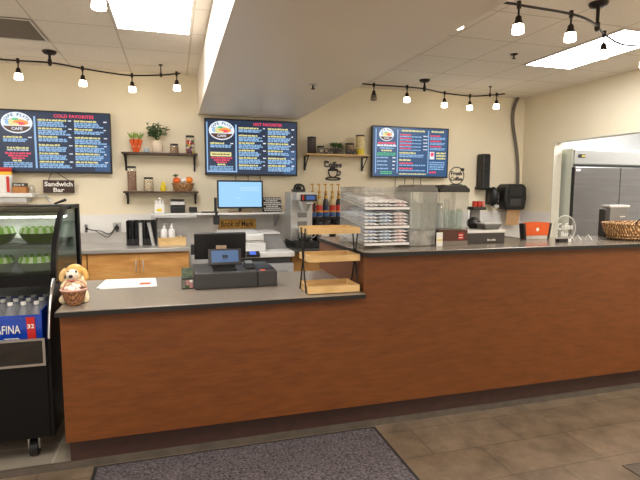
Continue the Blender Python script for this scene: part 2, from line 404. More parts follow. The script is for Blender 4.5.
mb = MB().prism([(1.112, 3.79), (1.112, 2.80), (1.15, 2.762), (4.89, 2.762), (4.89, 3.33), (1.65, 3.33), (1.55, 3.45), (1.55, 3.79)], 'z', HT + .0005, 1.127)
mb.build('slab', top_m, t, bevel=.003)
mb = MB().prism([(1.107, 3.79), (1.107, 2.798), (1.148, 2.757), (4.89, 2.757), (4.89, 2.7615), (1.1498, 2.7615), (1.1115, 2.80), (1.1115, 3.79)], 'z', HT + .0005, 1.123)
mb.build('edge_band', edge_m, t)

# entrance mat and floor register
mat_m = mat('grey_loop_pile', (86, 80, 84), .95, var=.85, scale=75, bump=.5)
t = thing('floor_mat', 'large dark grey speckled entrance mat lying before the counter', 'mat', (.38, 1.9, FZ))
B(-.44, 1.20, .82, 2.81, FZ, FZ + .010).build('pile', mat_m, t)
f = MB()
for a in ((-.46, 1.22, .80, .82), (-.46, 1.22, 2.81, 2.83), (-.46, -.44, .82, 2.81), (1.20, 1.22, .82, 2.81)): f.box(*a, FZ, FZ + .007)
f.build('rubber_border', mat('dark_rubber', (38, 36, 38), .8, var=.1), t)
f = B(2.385, 2.80, 1.72, 2.025, FZ, FZ + .003)
f.m = 1
f.box(2.385, 2.393, 1.72, 2.025, FZ + .003, FZ + .007).box(2.393, 2.80, 2.017, 2.025, FZ + .003, FZ + .007)
for k in range(19): f.box(2.396, 2.80, 1.724 + k * .0154, 1.729 + k * .0154, FZ + .003, FZ + .006)
for k in range(26): f.box(2.40 + k * .0154, 2.405 + k * .0154, 1.722, 2.016, FZ + .003, FZ + .0055)
tag(f.build('floor_register', [mat('register_dark', (92, 84, 76), .5, .4), mat('register_bar', (140, 130, 118), .4, .6)], None, (2.59, 1.87, FZ)), 'small metal floor grate in the tiles at the picture edge', 'floor grate')

# ------------------------------------------------------------------ menu screens on the back wall
scr_navy = glow('screen_navy', (20, 42, 70), 1.0)
scr_blue = glow('screen_blue', (38, 78, 120), 1.0)
tx_blue = glow('screen_text_blue', (142, 184, 226), 1.0)
tx_yel = glow('screen_text_yellow', (224, 216, 146), 1.0)
tx_red = glow('screen_text_red', (240, 66, 96), 1.0)
tx_wht = glow('screen_text_white', (226, 234, 244), 1.0)
tx_grn = glow('screen_text_green', (74, 190, 130), 1.0)
tx_org = glow('screen_text_orange', (236, 150, 70), 1.0)
tx_brn = glow('screen_text_brown', (86, 48, 34), 1.0)
SM = [scr_navy, scr_blue, tx_blue, tx_yel, tx_red, tx_wht, tx_grn, tx_org, tx_brn]
NAVY, BLUE, TB, TY, TR, TW, TG, TO, TN = range(9)

def words_row(mb, x0, x1, z, h, m, y):
    """one row of small print, drawn as the strokes of unreadable words"""
    mb.m = m; x = x0
    while x < x1 - .012:
        w = random.uniform(.018, .06); e = min(x + w, x1)
        n = max(1, int((e - x) / .009)); st = (e - x) / n
        for k in range(n):
            hh = h * random.choice((.75, .8, .85, 1.0))
            mb.box(x + k * st, x + k * st + st * .9, y - .0006, y, z - h / 2, z - h / 2 + hh)
        x = e + .006
def item(mb, x0, x1, z, rows, y, price=True, head=TY, body=TB):
    w = x1 - x0
    words_row(mb, x0, x0 + w * random.uniform(.55, .85), z, .021, head, y)
    if price: words_row(mb, x1 - .04, x1 - .005, z, .014, TW, y)
    for r in range(rows):
        words_row(mb, x0, x0 + w * random.uniform(.72, .97), z - .0235 - r * .0185, .0178, body, y)
def logo(mb, cx, cz, rx, rz, y):
    """oval restaurant badge: white rim with lettering, food in the middle, a dark band with the word CAFE"""
    def oval(m, ax, az, a, b, dy, t0=0, t1=2 * PI):
        mb.m = m; n = 28
        pts = [(ax + a * math.cos(t0 + (t1 - t0) * i / n), az + b * math.sin(t0 + (t1 - t0) * i / n)) for i in range(n + (0 if t1 - t0 > 6.2 else 1))]
        mb.prism(pts, 'y', y - dy, y - dy + .0004)
    oval(TW, cx, cz, rx, rz, .0006)
    oval(TB, cx - rx * .45, cz + rz * .05, rx * .3, rz * .28, .0011)
    oval(TY, cx, cz + rz * .12, rx * .55, rz * .30, .0013)
    oval(TO, cx + rx * .25, cz + rz * .02, rx * .5, rz * .26, .0016)
    oval(TR, cx + rx * .2, cz - rz * .06, rx * .32, rz * .13, .0019)
    oval(TG, cx - rx * .1, cz + rz * .33, rx * .22, rz * .1, .0019)
    oval(TY, cx - rx * .2, cz - rz * .14, rx * .35, rz * .14, .0021)
    oval(TN, cx, cz, rx * .93, rz * .88, .0024, PI * 1.12, PI * 1.88)
    mb.m = TW; mb.text('CAFE', cx, y - .0032, cz - rz * .56, rz * .26, rx * .7, .0006, .02)
    mb.m = SM.index(scr_blue)
    s = 'CAPE FLATS'; n = len(s)
    for i, ch in enumerate(s):                       # letters along the upper rim
        a = PI * (.86 - .72 * i / (n - 1))
        if ch == ' ': continue
        px, pz = cx + rx * .80 * math.cos(a), cz + rz * .76 * math.sin(a)
        tmp = MB().text(ch, 0, 0, 0, rz * .24, rx * .14, .0006, .03)
        rot = Matrix.Rotation(-(a - PI / 2) * .75, 4, 'Y')
        mb.add([Vector((px, y - .0014, pz)) + rot @ v for v in tmp.v], tmp.f)

def tv(x0, label, kind):
    x1 = x0 + 1.125; z0, z1 = 1.684, 2.352; y = 6.02
    t = thing('menu_screen', label, 'menu screen', ((x0 + x1) / 2, y, z0))
    B(x0, x1, y + .003, y + .045, z0, z1).build('casing', black_m, t, bevel=.006)
    f = MB(); b = .014
    for a in ((x0, x1, z0, z0 + .02), (x0, x1, z1 - b, z1), (x0, x0 + b, z0 + .02, z1 - b), (x1 - b, x1, z0 + .02, z1 - b)): f.box(a[0], a[1], y - .006, y + .0029, a[2], a[3])
    f.build('bezel', black_m, t)
    B(x0 + .3, x1 - .3, y + .046, WY, z0 + .15, z1 - .15).build('wall_mount', blackmetal_m, t)
    s = MB(); a0, a1, c0, c1 = x0 + b, x1 - b, z0 + .02, z1 - b
    s.m = NAVY if kind != 'coffee' else BLUE
    s.box(a0, a1, y - .001, y + .0025, c0, c1)
    Y = y - .0011
    if kind in ('cold', 'hot'):
        s.m = BLUE                                   # lighter glow at the lower corner of the display
        for k in range(6): s.box(a1 - .16 + k * .02, a1 - .004, y - .0011 - k * .00002, y - .001, c0 + .005, c0 + .30 - k * .04)
        s.m = TB
        lx = a0 + .345
        s.box(lx, lx + .018, Y - .0006, Y, c0 + .03, c1 - .05)
        if kind == 'hot':
            s.box(a0 + .006, a0 + .02, Y - .0006, Y, c0 + .03, c1 - .03); s.box(a0 + .006, lx + .018, Y - .0006, Y, c0 + .018, c0 + .034)
        logo(s, a0 + .185, c1 - .125, .15, .112, Y)
        zz = c1 - .275
        item(s, a0 + .05, lx - .02, zz, 2, Y)
        if kind == 'hot':
            s.m = TY; s.box(a0 + .05, lx - .05, Y - .0006, Y, c0 + .205, c0 + .255)
            words_row(s, a0 + .07, lx - .07, c0 + .23, .018, TN, Y - .0007)
        else:
            words_row(s, a0 + .08, lx - .06, c0 + .245, .02, TY, Y); words_row(s, a0 + .08, lx - .06, c0 + .222, .012, TW, Y)
        for k, (e, h) in enumerate(((.03, .02), (.06, .02), (.09, .018))):
            words_row(s, a0 + .03 + e, lx - .01 - e, c0 + .188 - k * .026, h, TR, Y)
        words_row(s, a0 + .13, lx - .12, c0 + .11, .02, TY, Y)
        for k in range(3): words_row(s, a0 + .04, lx - .03, c0 + .086 - k * .02, .016, TB, Y)
        s.m = TR
        s.text('COLD FAVORITES' if kind == 'cold' else 'HOT FAVORITES', (lx + a1) / 2 + .02, Y - .001, c1 - .037, .036, .40 if kind == 'cold' else .35, .001, .025)
        cw = (a1 - lx - .04) / 2
        for c in range(2):
            cx0 = lx + .04 + c * cw
            for k in range(6): item(s, cx0, cx0 + cw - .02, c1 - .085 - k * .089, random.choice((2, 3, 3)), Y)
    else:
        for xx in (a0 + .035, a0 + .345, a0 + .80): s.m = TB; s.box(xx, xx + .012, Y - .0006, Y, c0 + .04, c1 - .025)
        logo(s, a0 + .19, c1 - .095, .105, .085, Y)
        words_row(s, a0 + .07, a0 + .32, c1 - .205, .026, TR, Y); words_row(s, a0 + .06, a0 + .33, c1 - .235, .03, TW, Y)
        words_row(s, a0 + .1, a0 + .30, c1 - .27, .02, TB, Y); words_row(s, a0 + .12, a0 + .27, c1 - .3, .024, TY, Y)
        for k in range(2): words_row(s, a0 + .06, a0 + .33, c1 - .335 - k * .024, .018, TG, Y)
        for k in range(4):
            words_row(s, a0 + .06, a0 + .22, c0 + .24 - k * .048, .018, TB, Y); words_row(s, a0 + .28, a0 + .325, c0 + .24 - k * .048, .016, TW, Y)
        for k in range(2): words_row(s, a0 + .11, a0 + .28, c0 + .055 - k * .022, .018, TG, Y)
        words_row(s, a0 + .41, a0 + .75, c1 - .035, .024, TY, Y)
        for k in range(5):
            words_row(s, a0 + .38, a0 + .56, c1 - .09 - k * .044, .018, TR, Y); words_row(s, a0 + .38, a0 + .70, c1 - .112 - k * .044, .015, TB, Y); words_row(s, a0 + .73, a0 + .79, c1 - .1 - k * .044, .015, TW, Y)
        words_row(s, a0 + .38, a0 + .62, c1 - .325, .024, TY, Y)
        for k in range(2): words_row(s, a0 + .38, a0 + .74, c1 - .352 - k * .022, .017, TB, Y)
        words_row(s, a0 + .38, a0 + .55, c1 - .42, .024, TY, Y)
        for k in range(2):
            words_row(s, a0 + .38, a0 + .58, c1 - .462 - k * .07, .022, TR, Y)
            words_row(s, a0 + .38, a0 + .78, c1 - .488 - k * .07, .017, TB, Y)
        words_row(s, a0 + .38, a0 + .78, c0 + .03, .018, TY, Y)
        words_row(s, a0 + .85, a0 + 1.05, c1 - .035, .022, TY, Y)
        for k in range(3):
            words_row(s, a0 + .83, a0 + 1.0, c1 - .09 - k * .07, .02, TR, Y)
            for j in range(2): words_row(s, a0 + .83, a0 + 1.06, c1 - .115 - k * .07 - j * .018, .014, TB, Y)
        s.m = TW; s.box(a0 + .83, a0 + .90, Y - .0006, Y, c0 + .23, c0 + .33)
        s.m = TR; s.box(a0 + .845, a0 + .89, Y - .001, Y - .0006, c0 + .27, c0 + .32)
        for k in range(3): words_row(s, a0 + .93, a0 + 1.07, c0 + .315 - k * .035, .025, TY, Y)
        for k in range(4): words_row(s, a0 + .83, a0 + 1.06, c0 + .19 - k * .03, .02, TB, Y)
        words_row(s, a0 + .83, a0 + .95, c0 + .055, .024, TR, Y)
    s.build('display', SM, t)
    c = MB()
    cx = (x0 + x1) / 2
    for d in {'cold': (), 'hot': (-.2, -.05, .1), 'coffee': (-.2, -.06, .07, .18)}[kind]:
        c.tube([(cx + d, y + .04, z0 + .01), (cx + d + .006, y + .06, z0 - .12), (cx + d, y + .065, 1.3)], .004, 6)
    if c.v: c.build('cable', black_m, t)
tv(-1.785, 'wall-mounted menu screen headed COLD FAVORITES above the hanging deli sign', 'cold')
tv(.366, 'wall-mounted menu screen headed HOT FAVORITES under the soffit', 'hot')
tv(2.495, 'wall-mounted coffee menu screen with blue ground near the far corner', 'coffee')

# ------------------------------------------------------------------ hanging Sandwich Bar sign
t = thing('hanging_sign', 'brown wooden Sandwich Bar sign hung by cord under a menu screen', 'sign', (-1.217, 6.055, 1.467))
s = B(-1.371, -1.062, 6.045, 6.06, 1.467, 1.608); s.build('board', mat('sign_brown', (62, 42, 36), .6, var=.15, stretch=(2, 2, 20)), t)
s = MB().text('Sandwich', -1.217, 6.044, 1.566, .052, .28, .003, .03).text('Bar', -1.217, 6.044, 1.501, .048, .11, .003, .03)
s.build('lettering', paper_m, t)
MB().tube([(-1.32, 6.055, 1.605), (-1.285, 6.066, 1.69)], .004, 6).tube([(-1.115, 6.055, 1.605), (-1.235, 6.066, 1.69)], .004, 6).build('cord', black_m, t)

# ------------------------------------------------------------------ wall shelves with bracket pairs
def shelf(label, x0, x1, z, d, m, drop, th=.02, wire=False):
    t = thing('wall_shelf', label, 'shelf', ((x0 + x1) / 2, WY - d / 2, z - th))
    B(x0, x1, WY - d, WY - .001, z - th, z).build('board', m, t, bevel=.002)
    for x in (x0 + .02, x1 - .04):
        b = B(x, x + .022, WY - .016, WY - .001, z - drop, z - th - .001).box(x, x + .022, WY - d + .02, WY - .016, z - th - .013, z - th - .001)
        if wire: b.tube([(x + .011, WY - .012, z - drop + .01), (x + .011, WY - d + .03, z - th - .012)], .007, 6)
        else: b.prism([(WY - .016, z - drop + .03), (WY - .016, z - drop + .05), (WY - d + .05, z - th - .012), (WY - d + .03, z - th - .012)], 'x', x + .004, x + .018)
        b.build('bracket', blackmetal_m, t)
    return t
shelf('dark wood wall shelf with the carrot bunch and vase, upper of two', -.548, .275, 1.925, .22, darkwood_m, .20)
shelf('dark wood wall shelf with jars and a fruit bowl, lower of two', -.542, .277, 1.490, .22, darkwood_m, .11 + .04)
shelf('wooden wall shelf carrying COFFEE letters and canisters', 1.575, 2.415, 1.962, .22, lightwood_m, .20, wire=True)

# --- things on the shelf with the vase
SY = 5.97
t = thing('carrot_bunch', 'upright bunch of orange carrots with green tops on the upper wall shelf', 'carrots', (-.40, SY, 1.9255))
for k, (dx, dy) in enumerate(((-.032, -.01), (.002, -.03), (.034, -.008), (-.016, .024), (.018, .024))):
    c = MB().tube([(-.395 + dx * .55, SY + dy * .6, 1.926), (-.395 + dx, SY + dy, 2.0), (-.395 + dx * 1.45, SY + dy * 1.3, 2.07)], [.012, .02, .024], 10).build('carrot', orange_m, t)
    g = MB()
    for j in range(12):
        a = random.uniform(0, 6.28)
        g.leaf((-.395 + dx * 1.45, SY + dy * 1.3, 2.066), (math.cos(a) * .5 + dx * 12, math.sin(a) * .4 + dy * 5, 1.6), random.uniform(.07, .11), .022, .1)
    g.build('carrot_top', palegreen_m, c)
MB().tube([(-.395 + .046 * math.cos(a), SY + .042 * math.sin(a), 1.99) for a in [2 * PI * i / 16 for i in range(16)]], .003, 6, True).build('twine', paper_m, t)
t = thing('ceramic_ornament', 'tiny pale blue rounded ceramic ornament between carrots and vase', 'ornament', (-.285, SY, 1.9255))
MB().lathe([(.022, 0), (.032, .012), (.032, .03), (.02, .045), (.0, .052)], (-.285, SY, 1.926), 18).build('body', mat('pale_blue_glaze', (176, 198, 206), .25, var=.1), t)
MB().ball((-.285, SY, 1.984), .009).build('knob', whitep_m, t)
t = thing('flower_vase', 'cream ceramic vase holding loose leafy green sprigs on the upper shelf', 'vase', (-.168, SY, 1.9255))
MB().lathe([(.046, 0), (.056, .015), (.062, .07), (.061, .105), (.046, .126), (.043, .14), (.036, .14), (.036, .126)], (-.168, SY, 1.926), 24).build('body', mat('cream_glaze', (222, 204, 180), .35, var=.06), t)
g = MB(); st = MB()
for j in range(20):
    a = random.uniform(0, 6.28); L = random.uniform(.1, .22); out = random.uniform(.15, .8)
    d = Vector((math.cos(a) * out, math.sin(a) * out * .5, 1)).normalized()
    p0 = Vector((-.168, SY, 2.05)); p1 = p0 + d * L + Vector((d.x * .06, 0, 0))
    st.tube([p0, p0 + d * L * .5, p1], .0022, 5)
    for q in range(8):
        u = random.uniform(.35, 1.0); p = p0.lerp(p1, u); b = random.uniform(0, 6.28)
        g.leaf(p, (math.cos(b), math.sin(b) * .7, random.uniform(-.1, .6)), random.uniform(.035, .06), .032, .25)
st.build('stem', green_m, t); g.build('foliage', mat('vase_leaf', (74, 104, 66), .55, var=.3, scale=30), t)

def jar(label, x, z, r, h, fill, lid=black_m, y=SY, mixed=None, lidh=.02, frac=.85):
    t = thing('storage_jar', label, 'jar', (x, y, z))
    MB().lathe([(r * .96, .0), (r, .006), (r, h - lidh - .012), (r * .9, h - lidh - .002)], (x, y, z + .0005), 22).build('glass', glass_m, t)
    MB().lathe([(r * .92, .0), (r * .92, lidh)], (x, y, z + h - lidh), 22).build('lid', lid, t)
    if mixed:
        c = MB(); rr = r * .30; n = 0; zz = z + rr + .006
        while zz < z + (h - lidh) * frac:
            for k in range(5):
                c.m = random.randrange(len(mixed)); a = 2 * PI * (k + .5 * (n % 2)) / 5
                c.ball((x + r * .6 * math.cos(a), y + r * .6 * math.sin(a), zz), rr * 1.05, 8, 6)
            zz += rr * 1.5; n += 1
        c.build('filling', mixed, t)['kind'] = 'stuff'
    else:
        MB().lathe([(r * .93, 0), (r * .93, (h - lidh) * frac)], (x, y, z + .005), 22).build('filling', fill, t)
    return t
beans = mat('coffee_beans', (140, 100, 74), .5, var=.7, scale=90)
nuts = mat('mixed_nuts', (198, 176, 146), .6, var=.5, scale=80)
spice = mat('brown_spice', (150, 120, 92), .6, var=.5, scale=90)
jar('small squat jar with dark lid beside the vase on the upper wall shelf', .018, 1.9255, .048, .108, spice)
jar('tall glass jar of colourful candy with dark lid on the upper wall shelf', .196, 1.9255, .052, .208, None, mixed=[red_m, green_m, yellow_m, orange_m, mat('purple_candy', (120, 50, 80), .4), whitep_m])
# --- things on the shelf with the fruit bowl
jar('tall jar of brown beans with black lid on the lower wall shelf', -.450, 1.4905, .050, .28, beans)
jar('medium jar of pale nuts with black lid on the lower wall shelf', -.272, 1.4905, .054, .158, nuts)
t = thing('honey_bottle', 'small yellow squeeze bottle between nut jar and fruit bowl', 'bottle', (-.114, SY, 1.4905))
MB().lathe([(.028, 0), (.034, .01), (.034, .05), (.02, .075), (.026, .09), (.012, .104)], (-.114, SY, 1.491), 18).build('body', yellow_m, t)
MB().lathe([(.012, .104), (.01, .118), (.004, .13)], (-.114, SY, 1.491), 12).build('cap', mat('pale_yellow', (230, 224, 130), .4), t)
t = thing('fruit_basket', 'woven bowl holding fruit on the lower wall shelf', 'basket', (.107, SY, 1.4905))
wick = brick_mat('woven_tan', (186, 142, 92), (160, 116, 70), (110, 76, 44), .03, .014, 0, msize=.003, rough=.7, off=.5, noise=.2, nscale=60)
MB().lathe([(.09, 0), (.108, .03), (.124, .085), (.128, .092), (.120, .092), (.10, .04), (.0, .03)], (.107, SY, 1.491), 28, 1, .78).build('bowl', wick, t)
MB().tube([(.107 + .127 * math.cos(a), SY + .091 * math.sin(a), 1.582) for a in [2 * PI * i / 24 for i in range(24)]], .005, 6, True).build('rim', wick, t)
orange_f = mat('orange_skin', (240, 132, 30), .45, var=.1, scale=60)
for lab, x, y, z, r, m in (('orange at the bottle end of the fruit bowl, under the leaf', .035, SY - .01, 1.614, .042, mat('tangerine_skin', (232, 100, 24), .45, var=.1)),
                           ('white round fruit in the middle of the fruit bowl', .112, SY - .025, 1.619, .036, mat('white_fruit', (234, 224, 212), .5, var=.05)),
                           ('bright orange on the far end of the fruit bowl from the bottle', .178, SY - .008, 1.620, .042, orange_f)):
    MBo = MB().ball((x, y, z), (r, r, r * .94), 18, 12).build('fruit', m, None, (x, y, z - r))
    tag(MBo, lab, 'fruit', 'fruit in the woven bowl')
g = MB()
for k in range(5): g.leaf((.03, SY, 1.654), (-.6 + .25 * k, -.3 + .1 * k, .5), .06, .03, .3)
tag(g.build('leaf_sprig', green_m, None, (.03, SY, 1.65)), 'dark green leaf sprig on the fruit at the bowl edge', 'leaves')

# --- things on the coffee shelf
Z = 1.9625
t = thing('canister', 'tall dark brown lidded canister at the end of the coffee shelf', 'canister', (1.664, SY, Z))
MB().lathe([(.052, 0), (.055, .004), (.055, .185)], (1.664, SY, Z + .0005), 22).build('body', mat('dark_canister', (58, 46, 42), .4, var=.3, scale=50), t)
MB().lathe([(.057, .186), (.057, .204), (.05, .208)], (1.664, SY, Z), 22).build('lid', black_m, t)
jar('short pale jar with dark lid beside the dark canister', 1.782, Z, .050, .10, mat('pale_filling', (214, 200, 182), .6, var=.1))
t = thing('potted_plant', 'small bushy green plant in a pot behind the COFFEE letters', 'plant', (1.987, SY, Z))
MB().lathe([(.04, 0), (.055, .06), (.058, .062), (.05, .062)], (1.987, SY, Z + .0005), 20).build('pot', mat('plant_pot', (96, 78, 66), .6), t)
g = MB()
for j in range(80):
    a = random.uniform(0, 6.28); e = random.uniform(-.1, 1.4)
    g.leaf((1.987 + .03 * math.cos(a), SY + .03 * math.sin(a), Z + .07 + random.uniform(0, .04)), (math.cos(a), math.sin(a) * .8, e), random.uniform(.06, .10), .022, .2)
g.build('foliage', green_m, t)
jar('dark-lidded brown jar behind the letters, next to the yellow canister', 2.168, Z, .060, .145, spice)
t = thing('canister', 'tall cream and yellow canister with dark lid on the coffee shelf', 'canister', (2.305, SY - .01, Z))
MB().lathe([(.056, .0), (.056, .075)], (2.305, SY - .01, Z + .0005), 22).build('base_band', yellow_m, t)
MB().lathe([(.056, .0755), (.056, .232)], (2.305, SY - .01, Z), 22).build('body', mat('cream_print', (224, 206, 150), .5, var=.25, scale=40), t)
MB().lathe([(.058, .2325), (.058, .248), (.05, .252)], (2.305, SY - .01, Z), 22).build('lid', mat('brown_lid', (70, 54, 46), .5), t)
t = thing('letter_sign', 'row of black standing letters reading COFFEE BAR along the shelf edge', 'sign', (1.98, 5.89, Z))
s = MB()
s.text('COFFEE', 1.895, 5.895, Z + .036, .064, .335, .012, .01).text('BAR', 2.165, 5.895, Z + .036, .064, .16, .012, .01)
s.build('letters', black_m, t)
B(1.72, 2.25, 5.882, 5.906, Z + .0005, Z + .004).build('base', black_m, t)

# coffee cup wall art
t = thing('wall_art', 'black metal Coffee word and steaming cup outline under the coffee shelf', 'wall art', (1.985, 6.085, 1.64))
y = 6.088
s = MB().text('Coffee', 1.985, y, 1.84, .075, .24, .004, .03)
s.tube(smooth_path([(1.865, y, 1.865), (1.88, y, 1.885), (1.93, y, 1.872)], 4), .006, 6)
s.build('word', black_m, t)
s = MB()
s.tube(smooth_path([(1.925, y, 1.775), (1.93, y, 1.72), (1.955, y, 1.685), (1.985, y, 1.678), (2.015, y, 1.685), (2.04, y, 1.72), (2.045, y, 1.775)], 5), .008, 6)
s.tube([(1.985 + .06 * math.cos(a), y, 1.775 + .010 * math.sin(a)) for a in [2 * PI * i / 20 for i in range(20)]], .008, 6, True)
s.tube(smooth_path([(2.042, y, 1.76), (2.085, y, 1.75), (2.075, y, 1.71), (2.032, y, 1.705)], 5), .008, 6)
s.tube([(1.985 + .098 * math.cos(a), y, 1.66 + .016 * math.sin(a)) for a in [2 * PI * i / 24 for i in range(24)]], .009, 6, True)
s.build('cup', black_m, t)
s = MB()
for d in (-.025, 0, .025): s.tube(smooth_path([(1.985 + d, y, 1.785), (1.975 + d, y, 1.797), (1.99 + d, y, 1.806), (1.983 + d, y, 1.815)], 4), .006, 6)
s.build('steam', black_m, t)

# white bakery shelf behind the display case
t = thing('wall_shelf', 'white boxed shelf carrying the snack bag behind the glass display case', 'shelf', (-1.9, 5.95, 1.365))
B(-2.6, -1.435, 5.86, WY - .01, 1.425, 1.466).build('board', whitep_m, t, bevel=.004)
B(-2.6, -1.50, 5.88, WY - .01, 1.365, 1.4245).build('apron', lgrey_m, t, bevel=.004)
MB().tube([(-1.44, 5.99, 1.44), (-1.36, 6.07, 1.44), (-1.30, WY - .02, 1.36)], .012, 8).build('bracket', steel_m, t)
t = thing('snack_bag', 'white, yellow and red snack bag standing on the white shelf', 'bag', (-1.74, 5.95, 1.4665))
n = 10
s = MB(); s.m = 0
def bagring(z, w, d): return [(-1.74 + w * math.copysign(abs(math.cos(a)) ** .6, math.cos(a)), 5.95 + d * math.copysign(abs(math.sin(a)) ** .8, math.sin(a)), z) for a in [2 * PI * i / 20 for i in range(20)]]
def bands(mb, rows):
    for k in range(len(rows) - 1):
        mb.m = rows[k][3]; A = bagring(*rows[k][:3]); Bq = bagring(*rows[k + 1][:3])
        mb.add(A + Bq, [(i, (i + 1) % 20, 20 + (i + 1) % 20, 20 + i) for i in range(20)], True)
    mb.m = rows[0][3]; mb.add(bagring(*rows[0][:3]), [list(range(20))[::-1]])
    mb.m = rows[-1][3]; mb.add(bagring(*rows[-1][:3]), [list(range(20))])
bands(s, [(1.467, .095, .03, 0), (1.50, .105, .045, 0), (1.60, .106, .048, 0), (1.655, .105, .042, 2), (1.69, .104, .03, 1), (1.715, .104, .008, 1), (1.735, .104, .004, 1)])
s.build('pouch', [paper_m, red_m, mat('bag_yellow', (240, 190, 50), .5, var=.04)], t)
s = MB(); s.m = 0; s.box(-1.682, -1.655, 5.900, 5.902, 1.475, 1.64); s.m = 1
s.prism([(-1.77 + .03 * math.cos(a), 1.60 + .022 * math.sin(a)) for a in [2 * PI * i / 16 for i in range(16)]], 'y', 5.897, 5.899)
s.build('print', [red_m, mat('bag_dark', (60, 50, 40), .5)], t)
t = thing('cardboard_box', 'brown cardboard box with a black lettered band beside the snack bag', 'box', (-1.55, 5.95, 1.4665))
B(-1.632, -1.505, 5.90, 6.02, 1.467, 1.535).build('carton', mat('cardboard', (186, 128, 74), .8, var=.1), t)
B(-1.628, -1.51, 5.905, 6.015, 1.5355, 1.572).build('band', black_m, t)
MB().text('Slice It', -1.568, 5.904, 1.554, .02, .1, .002, .02).build('lettering', paper_m, t)
t = thing('plastic_tub', 'clear plastic tub at the end of the white shelf beside the cardboard box', 'tub', (-1.465, 5.97, 1.4665))
MB().lathe([(.05, 0), (.055, .05), (.03, .085), (.0, .09)], (-1.465, 5.97, 1.467), 16, .55, .8).build('tub', film_m, t)

# ------------------------------------------------------------------ refrigerated display case
X1 = -.66; X0 = -2.05
curve = smooth_path([(3.60, 1.402, 0), (3.43, 1.396, 0), (3.30, 1.352, 0), (3.206, 1.275, 0), (3.11, 1.158, 0), (3.082, 1.06, 0), (3.085, .995, 0)], 5)
curve = [(p.x, p.y) for p in curve]                      # (y, z) of the bent front glass
t = thing('display_case', 'black refrigerated display case with bent glass front standing beside the counter', 'display case', (-1.35, 3.4, 0))
B(X0, X1 - .02, 2.895, 3.88, .145, .52).build('base', casebl_m, t, bevel=.006)
MB().prism([(2.89, .50), (2.89, .56), (2.93, .64), (3.88, .64), (3.88, .50)], 'x', X0, X1 - .021).build('deck', casebl_m, t)
B(X0, X1 - .021, 3.80, 3.88, .64, 1.37).build('back_panel', mat('case_interior', (196, 196, 188), .3, var=.05), t)
B(X0, X1 - .021, 3.45, 3.9, 1.372, 1.40).build('roof', casebl_m, t)
B(X0, X1 - .025, 3.47, 3.62, 1.335, 1.37).build('light_hood', mat('hood_grey', (112, 110, 104), .4, var=.06), t)
B(X0, X1 - .025, 3.50, 3.60, 1.325, 1.3345).build('case_lamp', glow('case_lamp', (250, 250, 240), 16), t)
e = B(X0, X1 - .025, 3.075, 3.80, .985, 1.01)
e.m = 1; e.box(X0, X1 - .021, 3.06, 3.075, .970, 1.06) if False else e.box(X0, X1 - .021, 3.06, 3.0745, .960, 1.025)
e.build('middle_deck', [mat('deck_dark', (46, 46, 46), .4), casebl_m], t)
s = B(X0 + .02, X1 - .03, 3.20, 3.78, 1.165, 1.172); s.m = 1
for k in range(40): s.box(X0 + .03 + k * .034, X0 + .036 + k * .034, 3.20, 3.78, 1.1722, 1.178)
s.build('glass_shelf', [clear('shelf_glass', (190, 200, 196), .2), mat('wire_grey', (110, 112, 112), .3, .8)], t)
B(X0, X1 - .021, 3.185, 3.1995, 1.160, 1.182).build('shelf_edge', mat('rail_grey', (120, 122, 120), .3, .8), t)
# bent glass and its black end frame
g = MB(); th = .005
out = curve; inn = [(y + th, z - th * .4) for y, z in curve]
g.prism(out + inn[::-1], 'x', X0, X1 - .024); g.build('bent_glass', clear('case_glass', (238, 242, 240), .08, .03), t)
f = MB(); q = [(y + .045, z - .012) for y, z in curve]
for k in range(len(curve) - 1):
    f.prism([curve[k], curve[k + 1], q[k + 1], q[k]], 'x', X1 - .022, X1 + .004)
f.build('front_frame', casebl_m, t)
B(X1 - .022, X1 + .004, 3.845, 3.895, .66, 1.402).box(X1 - .022, X1 + .004, 3.60, 3.845, 1.375, 1.402).build('rear_post', casebl_m, t)
side = [(y + .03, z - .01) for y, z in curve if z < 1.39] + [(3.085 + .03, .96)] + [(3.845, .96), (3.845, 1.374), (3.62, 1.374)]
MB().prism(side, 'x', X1 - .012, X1 - .008).build('end_glass', clear('end_glass', (214, 222, 220), .15), t)
low = [(2.897, .145), (2.897, .55), (2.900, .70), (2.975, .93), (3.095, .995), (3.115, .958), (3.845, .958), (3.845, .145)]
MB().prism(low, 'x', X1 - .02, X1).build('end_panel', casebl_m, t, bevel=.003)
MB().tube(smooth_path([(X1 - .004, 2.888, .70), (X1 - .004, 2.93, .83), (X1 - .004, 2.985, .938), (X1 - .004, 3.05, 1.00)], 5), .008, 8).build('chrome_bumper', chrome_m, t)
s = B(X0, X1 - .022, 2.872, 2.878, .575, .70); s.build('guard_glass', clear('guard_glass', (110, 114, 114), .2, .04), t)
s = B(X0, X1 - .021, 2.866, 2.884, .700, .712).box(X0, X1 - .021, 2.866, 2.884, .561, .5745).box(X1 - .034, X1 - .0215, 2.868, 2.882, .5745, .70)
s.build('guard_frame', chrome_m, t)
for x in (X1 - .13, X0 + .15):
    c = B(x - .035, x + .035, 2.975, 3.045, .135, .1445).box(x - .03, x - .022, 2.985, 3.035, .045, .135).box(x + .022, x + .03, 2.985, 3.035, .045, .135).build('caster', steel_m, t)
    MB().cyl((x - .02, 3.005, .052), (x + .02, 3.005, .052), .051, seg=20).build('wheel', black_m, c)
for x in (X1 - .13, X0 + .15):
    c = B(x - .035, x + .035, 3.74, 3.81, .135, .1445).box(x - .03, x - .022, 3.75, 3.80, .045, .135).box(x + .022, x + .03, 3.75, 3.80, .045, .135).build('caster', steel_m, t)
    MB().cyl((x - .02, 3.775, .052), (x + .02, 3.775, .052), .051, seg=20).build('wheel', black_m, c)
